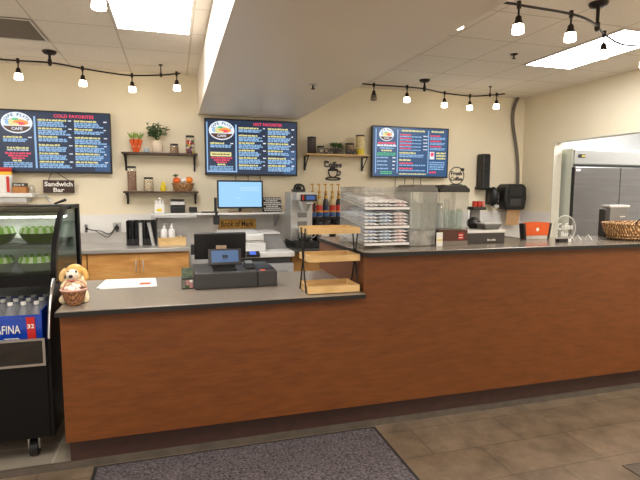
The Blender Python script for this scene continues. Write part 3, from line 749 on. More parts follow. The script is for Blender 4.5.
B(-.745, -.705, 3.55, 3.60, 1.4025, 1.413).tube([(-.76, 3.57, 1.406), (-.715, 3.60, 1.432)], .010, 8)
t = thing('knife', 'black-handled knife lying on the display case roof below the hanging sign', 'knife', (-.735, 3.66, 1.4005))
MB().tube([(-.775, 3.70, 1.4085), (-.70, 3.66, 1.434)], [.007, .010], 8).build('handle', black_m, t)
B(-.93, -.775, 3.695, 3.71, 1.4005, 1.4035).box(-.785, -.77, 3.694, 3.711, 1.4005, 1.414).build('blade', steel_m, t)

# salad trays: green tray, lettuce heap, pale rim stripes painted in for light reflections
lett = mat('lettuce', (146, 184, 84), .55, var=.4, scale=40)
def salad_tray(loc, label):
    x, y, z = loc
    t = thing('salad_tray', label, 'salad tray', loc, 'green trays in the display case')
    MB().lathe([(.09, 0), (.12, .02), (.148, .055), (.152, .058), (.143, .058), (.11, .02), (.0, .012)], (x, y, z + .001), 28, 1, .8).build('tray', mat('tray_green', (84, 108, 44), .4, var=.1), t)
    s = MB()
    for i in range(28):
        a0, a1 = 2 * PI * i / 28, 2 * PI * (i + .96) / 28; s.m = i % 2
        p = [(x + .148 * math.cos(a), y + .118 * math.sin(a)) for a in (a0, a1)]; q = [(x + .13 * math.cos(a), y + .104 * math.sin(a)) for a in (a0, a1)]
        s.add([(p[0][0], p[0][1], z + .058), (p[1][0], p[1][1], z + .058), (q[1][0], q[1][1], z + .092), (q[0][0], q[0][1], z + .092),
               (q[0][0] * .97 + x * .03, q[0][1] * .97 + y * .03, z + .058), (q[1][0] * .97 + x * .03, q[1][1] * .97 + y * .03, z + .058)],
              [(0, 1, 2, 3), (3, 2, 5, 4), (1, 0, 4, 5), (0, 3, 4), (1, 5, 2)])
    s.build('reflection_rim', [mat('rim_reflection', (214, 226, 190), .5, var=.05), mat('rim_green', (136, 186, 66), .5, var=.05)], t)
    g = MB()
    for k in range(26):
        a = random.uniform(0, 6.28); r = random.uniform(0, .085)
        g.leaf((x + r * math.cos(a), y + r * .8 * math.sin(a), z + .05 + random.uniform(0, .025)), (math.cos(a * 3), math.sin(a * 3), .45), .05, .045, .3)
    g.build('lettuce', lett, t)['kind'] = 'stuff'
    return t
p0 = salad_tray((-.80, 3.36, 1.179), 'green salad tray with reflections painted as rim stripes on the upper shelf, next to the case end glass')
p0.scale = (.70, .85, 1.05)
for (x, y, z), lab in (((-1.025, 3.36, 1.179), 'green salad tray with reflections painted as rim stripes on the upper shelf, cut by the picture edge'),
                       ((-.80, 3.30, 1.0105), 'green salad tray with reflections painted as rim stripes on the lower deck, next to the end glass'),
                       ((-1.02, 3.30, 1.0105), 'green salad tray with reflections painted as rim stripes on the lower deck, cut by the picture edge'),
                       ):
    c = copy_tree(p0); c.location = (x, y, z); c['label'] = lab

# water bottles in blue shrink wrap
wy0, wy1, wx0, wx1, wz = 2.965, 3.42, -1.32, -.715, .6405
t = thing('water_bottle_pack', 'blue shrink-wrapped pack of water bottles lying in the open lower case', 'water pack', ((wx0 + wx1) / 2, (wy0 + wy1) / 2, wz))
wrap_m = mat('blue_wrap', (22, 62, 168), .25, var=.25, scale=10, bump=.4)
s = MB()
s.prism([(wy0 + .012, wz), (wy0, wz + .02), (wy0 - .002, wz + .10), (wy0 + .006, wz + .178), (wy0 + .012, wz + .178), (wy0 + .006, wz + .10), (wy0 + .008, wz + .02), (wy0 + .018, wz + .004)], 'x', wx0, wx1)
s.box(wx1 - .006, wx1, wy0 + .012, wy1, wz, wz + .20).box(wx0, wx1, wy1 - .005, wy1, wz, wz + .2).box(wx0, wx1 - .006, wy0 + .018, wy1 - .005, wz, wz + .004)
s.build('wrap', wrap_m, t)
s = MB().text('AQUAFINA', -.924, wy0 - .004, wz + .10, .055, .208, .003, .0)
for k in range(2): s.box(-.90, -.83, wy0 - .0045, wy0 - .0025, wz + .052 - k * .01, wz + .056 - k * .01)
s.build('brand_lettering', paper_m, t)
s = MB().prism([(-.782, wz + .012), (-.742, wz + .012), (-.748, wz + .168), (-.790, wz + .168)], 'y', wy0 - .006, wy0 - .003)
r = s.build('red_label', red_m, t)
MB().text('32', -.767, wy0 - .0072, wz + .118, .024, .034, .004, .02).build('count_lettering', paper_m, r)
def bottle_bm(x, y):
    return MB().lathe([(.028, .005), (.031, .012), (.031, .12), (.029, .14), (.031, .16), (.03, .18), (.012, .222), (.012, .226)], (x, y, wz), 14)
for i in range(9):
    for j in range(4):
        if (i, j) and wx0 + .06 + i * .064 < wx1 - .03:
            x, y = wx0 + .055 + i * .0645, wy0 + .058 + j * .1
            if j > 2: continue
            b = bottle_bm(x, y).build('bottle', water_m, t)
            MB().cyl((x, y, wz + .2265), (x, y, wz + .242), .0135, seg=12).build('cap', whitep_m, b)
s = MB()                                                # crumpled clear film over the necks
nx, ny = 30, 8
for j in range(ny):
    for i in range(nx):
        u, v = i / (nx - 1), j / (ny - 1)
        s.v.append(Vector((wx0 + .01 + u * (wx1 - wx0 - .02), wy0 + .003 + v * (wy1 - wy0 - .01), wz + .165 + .09 * min(1, v * 5) + random.uniform(-.006, .006) - (.03 if i in (0, nx - 1) else 0))))
for j in range(ny - 1):
    for i in range(nx - 1):
        a = j * nx + i; s.f.append([a, a + 1, a + nx + 1, a + nx]); s.mi.append(0); s.sm.append(True)
s.build('clear_film', film_m, t)

# ------------------------------------------------------------------ back counter, cabinets
t = thing('steel_worktop', 'stainless steel worktop with upstand along the back wall over maple cabinets', 'worktop', (-1.4, 5.7, .865))
B(-3.0, .145, 5.30, 6.07, .865, .905).build('slab', steel_m, t, bevel=.004)
B(-3.0, .145, 6.07, WY - .009, .865, 1.015).build('upstand', steel_m, t)
def cabinet(x0, x1, label):
    t = thing('base_cabinet', label, 'cabinet', ((x0 + x1) / 2, 5.7, 0), 'maple cabinets under the steel worktop')
    B(x0, x1, 5.36, 6.08, .10, .864).build('carcass', maple_m, t)
    B(x0, x1, 5.42, 6.08, 0.0005, .0995).build('plinth', kick_m, t)
    m = (x0 + x1) / 2
    for a, b, hx in ((x0 + .004, m - .003, m - .035), (m + .003, x1 - .004, m + .035)):
        d = B(a, b, 5.337, 5.359, .115, .845).build('door', maple_m, t, bevel=.002)
        MB().tube([(hx, 5.336, .66), (hx, 5.312, .665), (hx, 5.312, .775), (hx, 5.336, .78)], .005, 8).build('handle', steel_m, d)
cabinet(-.85, .14, 'maple two-door cabinet under the steel worktop, at its end by the copier')
cabinet(-1.85, -.856, 'maple cabinet under the steel worktop, mostly behind the display case')

def outlet(x, label, plug=True):
    t = thing('wall_outlet', label, 'outlet', (x, WY - .014, 1.0))
    B(x - .045, x + .045, WY - .016, WY - .0085, 1.0, 1.13).build('plate', whitep_m if x < -.9 else steel_m, t, bevel=.002)
    for z in (1.035, 1.095): MB().cyl((x, WY - .0165, z), (x, WY - .0185, z), .018, seg=14).build('receptacle', grey_m, t)
outlet(-.965, 'white wall outlet plate nearest the display case'); outlet(-.638, 'steel wall outlet plate with black plug, beside the black cup rack')
t = thing('power_cord', 'black power cord hanging between the two wall outlets', 'cord', (-.8, 6.05, 1.0))
MB().tube(smooth_path([(-.955, 6.06, 1.07), (-.90, 6.03, 1.05), (-.80, 6.03, 1.035), (-.72, 6.03, 1.00), (-.66, 6.04, 1.06)], 5), .005, 6).tube(smooth_path([(-.955, 6.06, 1.06), (-.86, 6.03, 1.04), (-.74, 6.03, .965), (-.66, 6.04, 1.05)], 5), .004, 6).build('cable', black_m, t)
MB().cyl((-.638, 6.06, 1.07), (-.638, 6.035, 1.07), .026, seg=14).build('plug', black_m, t)
B(-.97, -.945, 6.045, 6.08, 1.05, 1.08).build('plug', black_m, t)
t = thing('cup_rack', 'black upright lid and cup rack on the steel worktop beside the crate', 'rack', (-.345, 5.72, .9055))
s = B(-.50, -.19, 5.86, 5.875, .906, 1.168)
for k in range(6): s.box(-.50 + k * .0596, -.488 + k * .0596, 5.62, 5.8595, .906, 1.168)
s.box(-.488, -.202, 5.62, 5.859, .906, .914)
s.build('frame', black_m, t)
s = MB()
for k in range(5): s.box(-.4875 + k * .0596, -.4415 + k * .0596, 5.622, 5.63, .914, .975)
s.build('bay_lip', blackmetal_m, t)
for k, (x, h, tl) in enumerate(((-.465, .19, 0), (-.405, .17, 0), (-.285, .16, 0))):
    c = MB()
    for j in range(int(h / .012)): c.cyl((x, 5.70, .918 + j * .012), (x, 5.70, .926 + j * .012), .02, .021, 12)
    c.build('lid_stack', dgrey_m, None, (x, 5.70, .914)); tag(bpy.data.objects['lid_stack' if k == 0 else 'lid_stack.%03d' % k], ('dark lid stack in the first bay of the cup rack', 'dark lid stack in the second bay of the cup rack', 'dark lid stack in the fourth bay, between the silver cup stacks')[k], 'lids', 'lid stacks in the cup rack')
for k, (x, dx, lab) in enumerate(((-.352, 0, 'straight silver cup stack standing before the middle of the black rack'), (-.225, -.045, 'leaning silver cup stack before the crate end of the black rack'))):
    c = MB(); n = 17
    for j in range(n):
        z = .9145 + j * .0145; cx = x + dx * j / n
        c.cyl((cx, 5.592, z - .0085), (cx, 5.592, z + .0057), .0165, .0195, 14)
    o = c.build('cup_stack', lgrey_m, None, (x, 5.592, .9057)); tag(o, lab, 'cups', 'silver cup stacks at the rack')
t = thing('wooden_crate', 'small light wooden crate on the end of the steel worktop', 'crate', (-.03, 5.60, .9055))
s = B(-.172, .115, 5.52, 5.532, .906, .992).box(-.172, .115, 5.668, 5.68, .906, .992).box(-.172, -.160, 5.532, 5.668, .906, .992).box(.103, .115, 5.532, 5.668, .906, .992).box(-.16, .103, 5.532, 5.668, .906, .914)
s.build('box', lightwood_m, t)
for k, (x, lab) in enumerate(((-.112, 'white pump bottle in the crate nearest the black rack'), (-.032, 'white pump bottle in the middle of the crate'))):
    t = thing('pump_bottle', lab, 'bottle', (x, 5.60, .9145), 'white bottles in the crate')
    MB().lathe([(.032, 0), (.036, .008), (.036, .14), (.028, .16), (.014, .17)], (x, 5.60, .9145), 18).build('body', whitep_m, t)
    MB().lathe([(.014, .1705), (.014, .195), (.006, .20), (.006, .215)], (x, 5.60, .9145), 12).box(x - .006, x + .03, 5.594, 5.606, 1.13, 1.138).build('pump', whitep_m, t)
t = thing('glass_jar', 'small clear jar lying at the far end of the crate', 'jar', (.055, 5.60, .9145))
MB().lathe([(.03, 0), (.034, .006), (.034, .08), (.026, .10), (.026, .112)], (.055, 5.60, .915), 16).build('glass', film_m, t)

# ------------------------------------------------------------------ monitor shelf and what stands on it
t = thing('wall_shelf', 'long white wall shelf carrying the till monitor and small devices', 'shelf', (.53, 5.92, 1.205))
B(-.25, 1.30, 5.76, WY - .009, 1.222, 1.244).build('board', whitep_m, t, bevel=.002)
B(-.25, .24, 5.762, 5.78, 1.195, 1.2215).build('front_lip', lgrey_m, t)
for x in (-.2, 1.2):
    MB().prism([(6.08, 1.05), (6.08, 1.22), (5.80, 1.22)], 'x', x, x + .02).build('bracket', lgrey_m, t)
Z = 1.2445
t = thing('napkin_caddy', 'white castle-shaped caddy with a yellow mark at the end of the white shelf', 'caddy', (-.158, 5.87, Z))
s = B(-.208, -.108, 5.82, 5.92, Z, Z + .10)
for k in range(4): s.cyl((-.195 + k * .025, 5.83, Z + .1), (-.195 + k * .025, 5.83, Z + .14), .009, seg=10)
s.ball((-.155, 5.87, Z + .16), .016).cyl((-.155, 5.87, Z + .1), (-.155, 5.87, Z + .15), .006, seg=8)
s.build('body', paper_m, t)
B(-.185, -.135, 5.816, 5.8195, Z + .02, Z + .05).build('mark', yellow_m, t)
t = thing('label_printer', 'black label printer with pale grey lid on the white shelf under the fruit bowl', 'printer', (.04, 5.88, Z))
MB().prism([(5.80, Z), (5.80, Z + .07), (5.84, Z + .10), (5.98, Z + .10), (5.98, Z)], 'x', -.04, .12).build('body', black_m, t, bevel=.008)
MB().prism([(5.815, Z + .088), (5.835, Z + .125), (5.98, Z + .145), (5.98, Z + .1005), (5.845, Z + .1005)], 'x', -.038, .118).build('lid', lgrey_m, t, bevel=.008)
B(-.036, .116, 5.86, 5.975, Z + .1455, Z + .155).build('top_cover', black_m, t)
tag(B(.165, .255, 5.84, 5.94, Z, Z + .065).build('speaker_box', black_m, None, (.21, 5.89, Z), bevel=.006), 'small black box on the white shelf next to the label printer', 'box')
t = thing('monitor', 'flat till monitor with a bright blank blue screen on the white shelf', 'monitor', (.75, 5.86, Z))
B(.482, 1.018, 5.80, 5.83, 1.292, 1.622).build('casing', black_m, t, bevel=.006)
sc = B(.500, .999, 5.7965, 5.7995, 1.312, 1.602); sc.m = 1
for k in range(3): sc.box(.74, .97, 5.7958, 5.7964, 1.535 - k * .018, 1.540 - k * .018)
sc.box(.70, .76, 5.7958, 5.7964, 1.41, 1.416)
sc.build('display', [glow('monitor_blue', (150, 202, 248), 1.0), glow('monitor_line', (186, 222, 252), 1.0)], t)
MB().cyl((.75, 5.85, Z + .008), (.75, 5.85, 1.40), .018).box(.72, .78, 5.831, 5.87, 1.38, 1.46).build('stand_neck', black_m, t)
B(.62, .88, 5.79, 5.93, Z, Z + .008).build('stand_base', mat('wood_base', (150, 118, 78), .5), t)
t = thing('scanner', 'black barcode scanner hanging off the white shelf beside the monitor', 'scanner', (.43, 5.80, 1.12))
B(.43, .50, 5.735, 5.758, 1.11, 1.215).box(.45, .48, 5.745, 5.7595, 1.215, 1.25).build('body', black_m, t, bevel=.006)
B(.30, .49, 5.765, 5.80, Z, Z + .016).box(.445, .475, 5.78, 5.80, Z + .016, 1.42).build('arm', black_m, t)
t = thing('tabletop_sign', 'black and white printed sign standing on the shelf beside the monitor', 'sign', (1.13, 5.90, Z))
MB().prism([(5.88, Z), (5.895, Z), (5.945, Z + .175), (5.93, Z + .175)], 'x', 1.025, 1.262).build('board', mat('sign_dark', (62, 60, 62), .6, var=.2, scale=30), t)
s = MB()
for k in range(7):
    zz = Z + .158 - k * .0225; yy = 5.88 + .05 * (zz - Z) / .175 - .002; w = random.uniform(.06, .105); x = 1.143 - w
    while x < 1.143 + w:
        e = random.uniform(.015, .04); s.box(x, min(x + e, 1.26), yy - .001, yy + .006, zz - .0085, zz + .0065); x += e + .006
s.build('print', paper_m, t)
t = thing('wooden_sign', 'yellow-brown wooden sign lettered Book of Mark under the white shelf', 'sign', (.745, 6.075, 1.03))
B(.515, .975, 6.074, 6.088, 1.035, 1.152).build('board', wood_mat('sign_wood', (198, 146, 58), (226, 176, 86), (2, 2, 16), .5), t)
MB().text('Book of Mark', .745, 6.073, 1.094, .07, .40, .002, .02).build('lettering', mat('burnt_brown', (70, 44, 22), .6), t)

# ------------------------------------------------------------------ office copier
t = thing('copier', 'white office copier with grey sloping tray standing behind the till', 'copier', (.84, 5.35, 0))
B(.44, 1.22, 5.08, 5.78, .02, .73).build('body', mat('copier_grey', (170, 170, 170), .45, var=.03), t, bevel=.012)
s = B(.442, 1.225, 5.05, 5.76, .80, .86).build('output_deck', whitep_m, t, bevel=.012)
B(.46, 1.19, 5.12, 5.76, .7305, .7995).build('output_slot', mat('slot_dark', (70, 70, 70), .5), t)
B(.72, 1.16, 5.075, 5.0795, .46, .66).build('paper_drawer', mat('drawer_grey', (150, 150, 152), .45), t, bevel=.002)
B(.44, .92, 5.10, 5.74, .8605, .955).build('scanner_bed', whitep_m, t, bevel=.01)
s = B(.448, .905, 5.115, 5.74, .9555, 1.05).build('document_feeder', whitep_m, t, bevel=.018)
B(.455, .898, 5.108, 5.114, .975, .982).build('feeder_seam', grey_m, t)
MB().prism([(.935, .8605), (1.20, .8605), (1.10, 1.03), (.92, 1.03)], 'y', 5.30, 5.70).build('sloping_tray', mat('tray_grey', (138, 138, 138), .45), t)
MB().prism([(.915, 1.0305), (1.11, 1.0305), (1.11, 1.046), (.915, 1.046)], 'y', 5.28, 5.71).build('tray_edge', whitep_m, t)
MB().prism([(5.045, .81), (4.985, .83), (4.985, .845), (5.045, .875)], 'x', .70, .84).build('control_panel', black_m, t)
MB().prism([(4.986, .8455), (5.04, .8735), (5.04, .8755), (4.985, .8475)], 'x', .735, .80).build('panel_screen', glow('copier_screen', (70, 110, 220), 1.0), t)

# ------------------------------------------------------------------ till on the low worktop
CT = .8735
t = thing('cash_drawer', 'long dark grey cash drawer on the low worktop under the till screens', 'cash drawer', (.31, 3.36, CT))
B(.113, .513, 3.145, 3.60, CT, .978).build('case', dgrey_m, t, bevel=.006)
B(.120, .506, 3.141, 3.1445, CT + .012, .962).build('drawer_front', mat('drawer_front', (54, 53, 54), .5, var=.06), t)
t = thing('receipt_printer', 'dark grey receipt printer with orange light beside the cash drawer', 'printer', (.578, 3.36, CT))
B(.517, .642, 3.15, 3.58, CT, .978).build('case', dgrey_m, t, bevel=.006)
B(.522, .637, 3.20, 3.40, .9785, .984).build('cover', black_m, t, bevel=.002)
B(.535, .565, 3.160, 3.185, .9785, .982).build('status_light', glow('orange_light', (240, 90, 50), 1.0), t)
def tilted(mb, c, rx=0, rz=0):
    mb.T = Matrix.Translation(Vector(c)) @ Matrix.Rotation(rz, 4, 'Z') @ Matrix.Rotation(rx, 4, 'X'); return mb
t = thing('till_tablet', 'customer tablet with lit blue screen on a black stand on the cash drawer', 'tablet', (.315, 3.30, .9785))
s = MB().prism([(3.20, .9785), (3.38, .9785), (3.38, .988), (3.31, 1.06), (3.29, 1.055), (3.28, .99), (3.20, .986)], 'x', .235, .385); s.build('stand', black_m, t)
tilted(MB(), (.312, 3.235, 1.067), math.radians(-20), math.radians(2)).box(-.108, .108, -.006, .006, -.055, .055).build('body', mat('tablet_grey', (36, 34, 34), .4), t, bevel=.005)
s = tilted(MB(), (.312, 3.235, 1.067), math.radians(-20), math.radians(2)); s.box(-.087, .087, -.0072, -.0062, -.036, .042); s.build('screen', glow('tablet_screen', (70, 100, 138), 1.0), t)
s = tilted(MB(), (.312, 3.235, 1.067), math.radians(-20), math.radians(2)); s.box(-.018, .018, -.0084, -.0074, -.008, .012); s.box(-.016, .016, -.0084, -.0074, -.018, -.013); s.build('icon', glow('icon_navy', (20, 34, 52), 1.0), t)
t = thing('till_screen', 'black back of the cashier till screen facing the back wall', 'monitor', (.30, 3.50, .9785))
tilted(MB(), (.304, 3.475, 1.115), math.radians(9), math.radians(-2)).box(-.178, .178, -.012, .012, -.095, .095).build('casing', black_m, t, bevel=.008)
s = tilted(MB(), (.304, 3.475, 1.115), math.radians(9), math.radians(-2)); s.box(-.165, .165, .0125, .014, -.082, .082); s.build('screen', glow('cashier_screen', (150, 180, 210), .8), t)
s = B(.24, .37, 3.42, 3.55, .9785, .988).box(.285, .325, 3.468, 3.488, .988, 1.03); s.build('stand', black_m, t)
B(.104, .128, 3.45, 3.49, 1.06, 1.13).build('card_swipe', black_m, t)
tag(B(.270, .340, 3.41, 3.417, .988, 1.124).build('price_card', mat('tan_card', (176, 152, 128), .7), None, (.31, 3.41, .988)), 'tan card tucked between the tablet and the till screen', 'card')
t = thing('card_reader', 'small black card reader on the cash drawer beside the tablet', 'card reader', (.487, 3.30, .9785))
MB().prism([(3.23, .9785), (3.23, .992), (3.36, 1.022), (3.37, .9785)], 'x', .450, .508).build('body', black_m, t, bevel=.005)
MB().prism([(3.29, 1.0075), (3.35, 1.0215), (3.35, 1.0235), (3.29, 1.0095)], 'x', .456, .502).build('screen', mat('lcd_grey', (110, 116, 120), .3), t)
t = thing('gift_card_stand', 'small dark picture-covered card holder beside the cash drawer', 'card holder', (.072, 3.24, CT))
B(.034, .106, 3.20, 3.28, CT, .935).build('body', black_m, t)
cols = [mat('photo_grey', (120, 124, 116), .5), green_m, mat('photo_pink', (190, 140, 140), .5), paper_m, dgrey_m]
s = MB()
for r in range(3):
    for k in range(3):
        s.m = random.randrange(5); s.box(.037 + k * .0225, .057 + k * .0225, 3.196, 3.1995, CT + .006 + r * .018, CT + .022 + r * .018)
s.build('pictures', cols, t)
B(.036, .104, 3.235, 3.243, .9355, 1.005).build('header_card', mat('photo_card', (96, 110, 92), .5, var=.5, scale=60), t)
B(.04, .10, 3.255, 3.262, .9355, .990).build('card', paper_m, t)
t = thing('paper_sheets', 'loose white paper sheets with an orange sticker lying on the low worktop', 'papers', (-.30, 3.48, CT))
for k, (dx, dy, a) in enumerate(((0, 0, 0), (.012, -.012, .05), (-.01, .01, -.06))):
    s = MB(); s.T = Matrix.Translation((-.305 + dx, 3.49 + dy, CT + .0003 + k * .0016)) @ Matrix.Rotation(a, 4, 'Z')
    s.box(-.165, .165, -.155, .155, 0, .0014); sh = s.build('sheet', paper_m, t)
s = MB(); s.T = Matrix.Translation((-.305 - .01, 3.49 + .01, CT + .0052)) @ Matrix.Rotation(-.06, 4, 'Z'); s.box(.085, .155, -.09, -.02, 0, .0006)
s.build('sticker', orange_m, t)

# ------------------------------------------------------------------ puppy figurine with basket
dx, dy, dz = -.546, 2.975, CT
t = thing('puppy_figurine', 'painted puppy figurine holding a wicker bowl of sweets at the worktop corner', 'figurine', (dx, dy, dz))
fur = mat('puppy_cream', (236, 220, 182), .4, var=.12, scale=20); tan = mat('puppy_gold', (224, 176, 96), .4, var=.15, scale=14)
def lump(vs, es, name, m, parent, sub=2):
    """one continuous body grown from a skeleton of joints with radii"""
    me = bpy.data.meshes.new(name); me.from_pydata([Vector(v[:3]) for v in vs], es, []); me.update()
    o = bpy.data.objects.new(name, me); C.objects.link(o); o.parent = parent
    bm = bmesh.new(); bm.from_mesh(me); sl = bm.verts.layers.skin.verify(); bm.verts.ensure_lookup_table()
    for k, v in enumerate(vs): bm.verts[k][sl].radius = (v[3], v[3]); bm.verts[k][sl].use_root = (k == 0)
    bm.to_mesh(me); bm.free()
    sk = o.modifiers.new('skin', 'SKIN'); sk.use_smooth_shade = True
    sb = o.modifiers.new('sub', 'SUBSURF'); sb.levels = sub; sb.render_levels = sub
    dg = bpy.context.evaluated_depsgraph_get(); nm = bpy.data.meshes.new_from_object(o.evaluated_get(dg)); o.modifiers.clear(); o.data = nm
    nm.materials.clear(); nm.materials.append(m)
    for p in nm.polygons: p.use_smooth = True
    WL[o.name] = WL[parent.name]; return o
lump([(0, .05, .05, .055), (0, .045, .10, .05), (0, .03, .140, .042), (0, .015, .165, .047), (-.002, -.022, .155, .026), (-.004, -.042, .150, .019),
      (-.045, .03, .028, .03), (-.060, -.035, .017, .022), (.045, .03, .028, .03), (.060, -.035, .017, .022),
      (-.042, .02, .115, .02), (-.058, -.02, .085, .015), (.042, .02, .115, .02), (.058, -.02, .09, .015), (0, .10, .03, .014), (.03, .125, .04, .010)],
     [(0, 1), (1, 2), (2, 3), (3, 4), (4, 5), (0, 6), (6, 7), (0, 8), (8, 9), (1, 10), (10, 11), (1, 12), (12, 13), (0, 14), (14, 15)], 'body', fur, t)
for sx in (-1, 1):
    lump([(sx * .036, .02, .188, .015), (sx * .058, .012, .165, .017), (sx * .064, .006, .135, .014), (sx * .062, .004, .118, .008)], [(0, 1), (1, 2), (2, 3)], 'ear', tan if sx > 0 else mat('puppy_ear', (224, 190, 128), .4), t)
MB().ball((dx + .003, dy + .024, dz + .178), (.046, .040, .036), 18, 12).build('head_patch', tan, t)
MB().ball((dx - .004, dy - .012, dz + .160), (.034, .034, .030), 16, 10).build('muzzle', mat('puppy_white', (240, 230, 214), .4), t)
MB().ball((dx - .004, dy - .060, dz + .157), (.011, .008, .009)).build('nose', black_m, t)
for sx in (-1, 1): MB().ball((dx + sx * .019 - .001, dy - .029, dz + .178), (.006, .005, .007), 10, 7).build('eye', black_m, t)
MB().tube(smooth_path([(dx - .02, dy - .048, dz + .134), (dx, dy - .056, dz + .128), (dx + .018, dy - .048, dz + .134)], 4), .004, 6).build('mouth', red_m, t)
bk = brick_mat('figurine_wicker', (184, 134, 94), (160, 108, 72), (110, 70, 46), .016, .009, 0, msize=.002, rough=.6, off=.5, noise=.2, nscale=60)
b = MB().lathe([(.036, 0), (.050, .025), (.064, .076), (.066, .082), (.058, .082), (.042, .06), (.0, .055)], (dx + .010, dy - .066, dz + .004), 24).build('bowl', bk, t)
MB().tube([(dx + .010 + .064 * math.cos(a), dy - .066 + .064 * math.sin(a), dz + .088) for a in [2 * PI * i / 24 for i in range(24)]], .006, 6, True).build('bowl_rim', mat('pink_rim', (208, 164, 148), .5), b)
s = MB(); cm = [mat('sweet_white', (244, 232, 222), .4), mat('sweet_pink', (232, 196, 188), .4)]
for k in range(60):
    a = random.uniform(0, 6.28); r = random.uniform(0, .046); s.m = k % 5 == 0
    s.ball((dx + .010 + r * math.cos(a), dy - .066 + r * math.sin(a), dz + .082 + (.04 - r) * .5 + random.uniform(0, .012)), .010, 8, 6)
s.build('sweets', cm, t)['kind'] = 'stuff'
MB().tube(smooth_path([(dx + .07, dy - .06, dz + .09), (dx + .062, dy - .062, dz + .115), (dx + .03, dy - .066, dz + .136), (dx - .02, dy - .064, dz + .13), (dx - .045, dy - .062, dz + .09)], 5), .0035, 6).build('bowl_handle', mat('pink_rim2', (196, 130, 116), .5), b)

# ------------------------------------------------------------------ three-tier wooden tray rack
t = thing('tiered_tray_rack', 'three-tier rack of empty light wood trays on crossed black wire legs', 'tray rack', (.95, 2.93, CT))
for z0, z1, in ((CT + .004, .921), (1.071, 1.110), (1.241, 1.279)):
    x0, x1, y0, y1, w = .768, 1.098, 2.815, 3.045, .011
    s = B(x0, x1, y0, y0 + w, z0, z1).box(x0, x1, y1 - w, y1, z0, z1).box(x0, x0 + w, y0 + w, y1 - w, z0, z1).box(x1 - w, x1, y0 + w, y1 - w, z0, z1).box(x0 + w, x1 - w, y0 + w, y1 - w, z0, z0 + .008)
    s.build('tray', lightwood_m, t)
for x in (.761, 1.105):
    s = MB()
    for ya, yb in ((2.85, 3.0), (3.0, 2.85)):
        s.tube([(x, ya, CT + .0055), (x, (ya + yb) / 2, 1.075), (x, ya * .85 + yb * .15, 1.272)], .0048, 6)
    s.build('wire_leg', blackmetal_m, t)

# ------------------------------------------------------------------ coffee station against the back wall (behind the bar)
t = thing('coffee_counter', 'dark coffee station counter along the back wall behind the raised bar', 'counter', (2.6, 5.6, 0))
B(1.26, 4.5, 5.36, 6.08, .10, .84).build('carcass', maple_m, t)
B(1.26, 4.5, 5.42, 6.08, .0005, .0995).build('plinth', kick_m, t)
B(1.235, 4.52, 5.02, 6.085, .8405, .875).build('worktop', mat('coffee_top', (70, 66, 62), .35, var=.1), t, bevel=.003)
Z = .8755
t = thing('coffee_brewer', 'tall stainless coffee brewer with a blue display beside the syrup bottles', 'coffee brewer', (1.39, 5.4, Z))
B(1.262, 1.515, 5.40, 5.70, Z + .06, 1.49).build('body', steel_m, t, bevel=.006)
B(1.285, 1.500, 5.22, 5.3995, 1.395, 1.488).build('head', steel_m, t, bevel=.006)
B(1.262, 1.53, 5.16, 5.70, Z, Z + .0595).build('base', black_m, t, bevel=.004)
B(1.29, 1.50, 5.18, 5.38, Z + .06, Z + .068).build('warmer_plate', blackmetal_m, t)
s = B(1.330, 1.515, 5.213, 5.2195, 1.385, 1.462); s.build('display', black_m, t)
B(1.395, 1.490, 5.2105, 5.2128, 1.405, 1.448).build('screen', glow('brewer_screen', (48, 84, 140), 1.0), t)
B(1.348, 1.366, 5.2105, 5.2128, 1.398, 1.455).build('badge', red_m, t)
MB().lathe([(.03, 0), (.075, .09), (.078, .12)], (1.40, 5.30, 1.27), 20).tube([(1.40, 5.23, 1.36), (1.46, 5.18, 1.37)], .012, 8).build('brew_basket', steel_m, t)
MB().cyl((1.485, 5.215, 1.37), (1.485, 5.215, 1.27), .014, seg=12).cyl((1.485, 5.2, 1.33), (1.485, 5.16, 1.33), .008, seg=8).build('faucet', black_m, t)
for z in (1.20, 1.10): B(1.34, 1.45, 5.396, 5.3995, z, z + .055).build('panel_plate', grey_m, t)
MB().lathe([(.05, 0), (.075, .02), (.08, .12), (.06, .16), (.05, .165)], (1.39, 5.285, Z + .0685), 20).tube(smooth_path([(1.455, 5.26, Z + .20), (1.50, 5.23, Z + .19), (1.50, 5.23, Z + .12), (1.46, 5.26, Z + .10)], 4), .008, 6).build('carafe', mat('carafe_steel', (200, 198, 194), .25, 1), t)
t = thing('coffee_grinder_hopper', 'small black gadget sitting on top of the stainless brewer', 'gadget', (1.39, 5.52, 1.4905))
s = B(1.315, 1.45, 5.46, 5.60, 1.4905, 1.52); s.build('base', black_m, t, bevel=.004)
MB().tube(smooth_path([(1.325, 5.50, 1.52), (1.345, 5.50, 1.565), (1.39, 5.50, 1.572), (1.43, 5.50, 1.555), (1.445, 5.50, 1.52)], 4), .013, 8).ball((1.385, 5.53, 1.535), (.04, .035, .025)).build('handle', black_m, t)

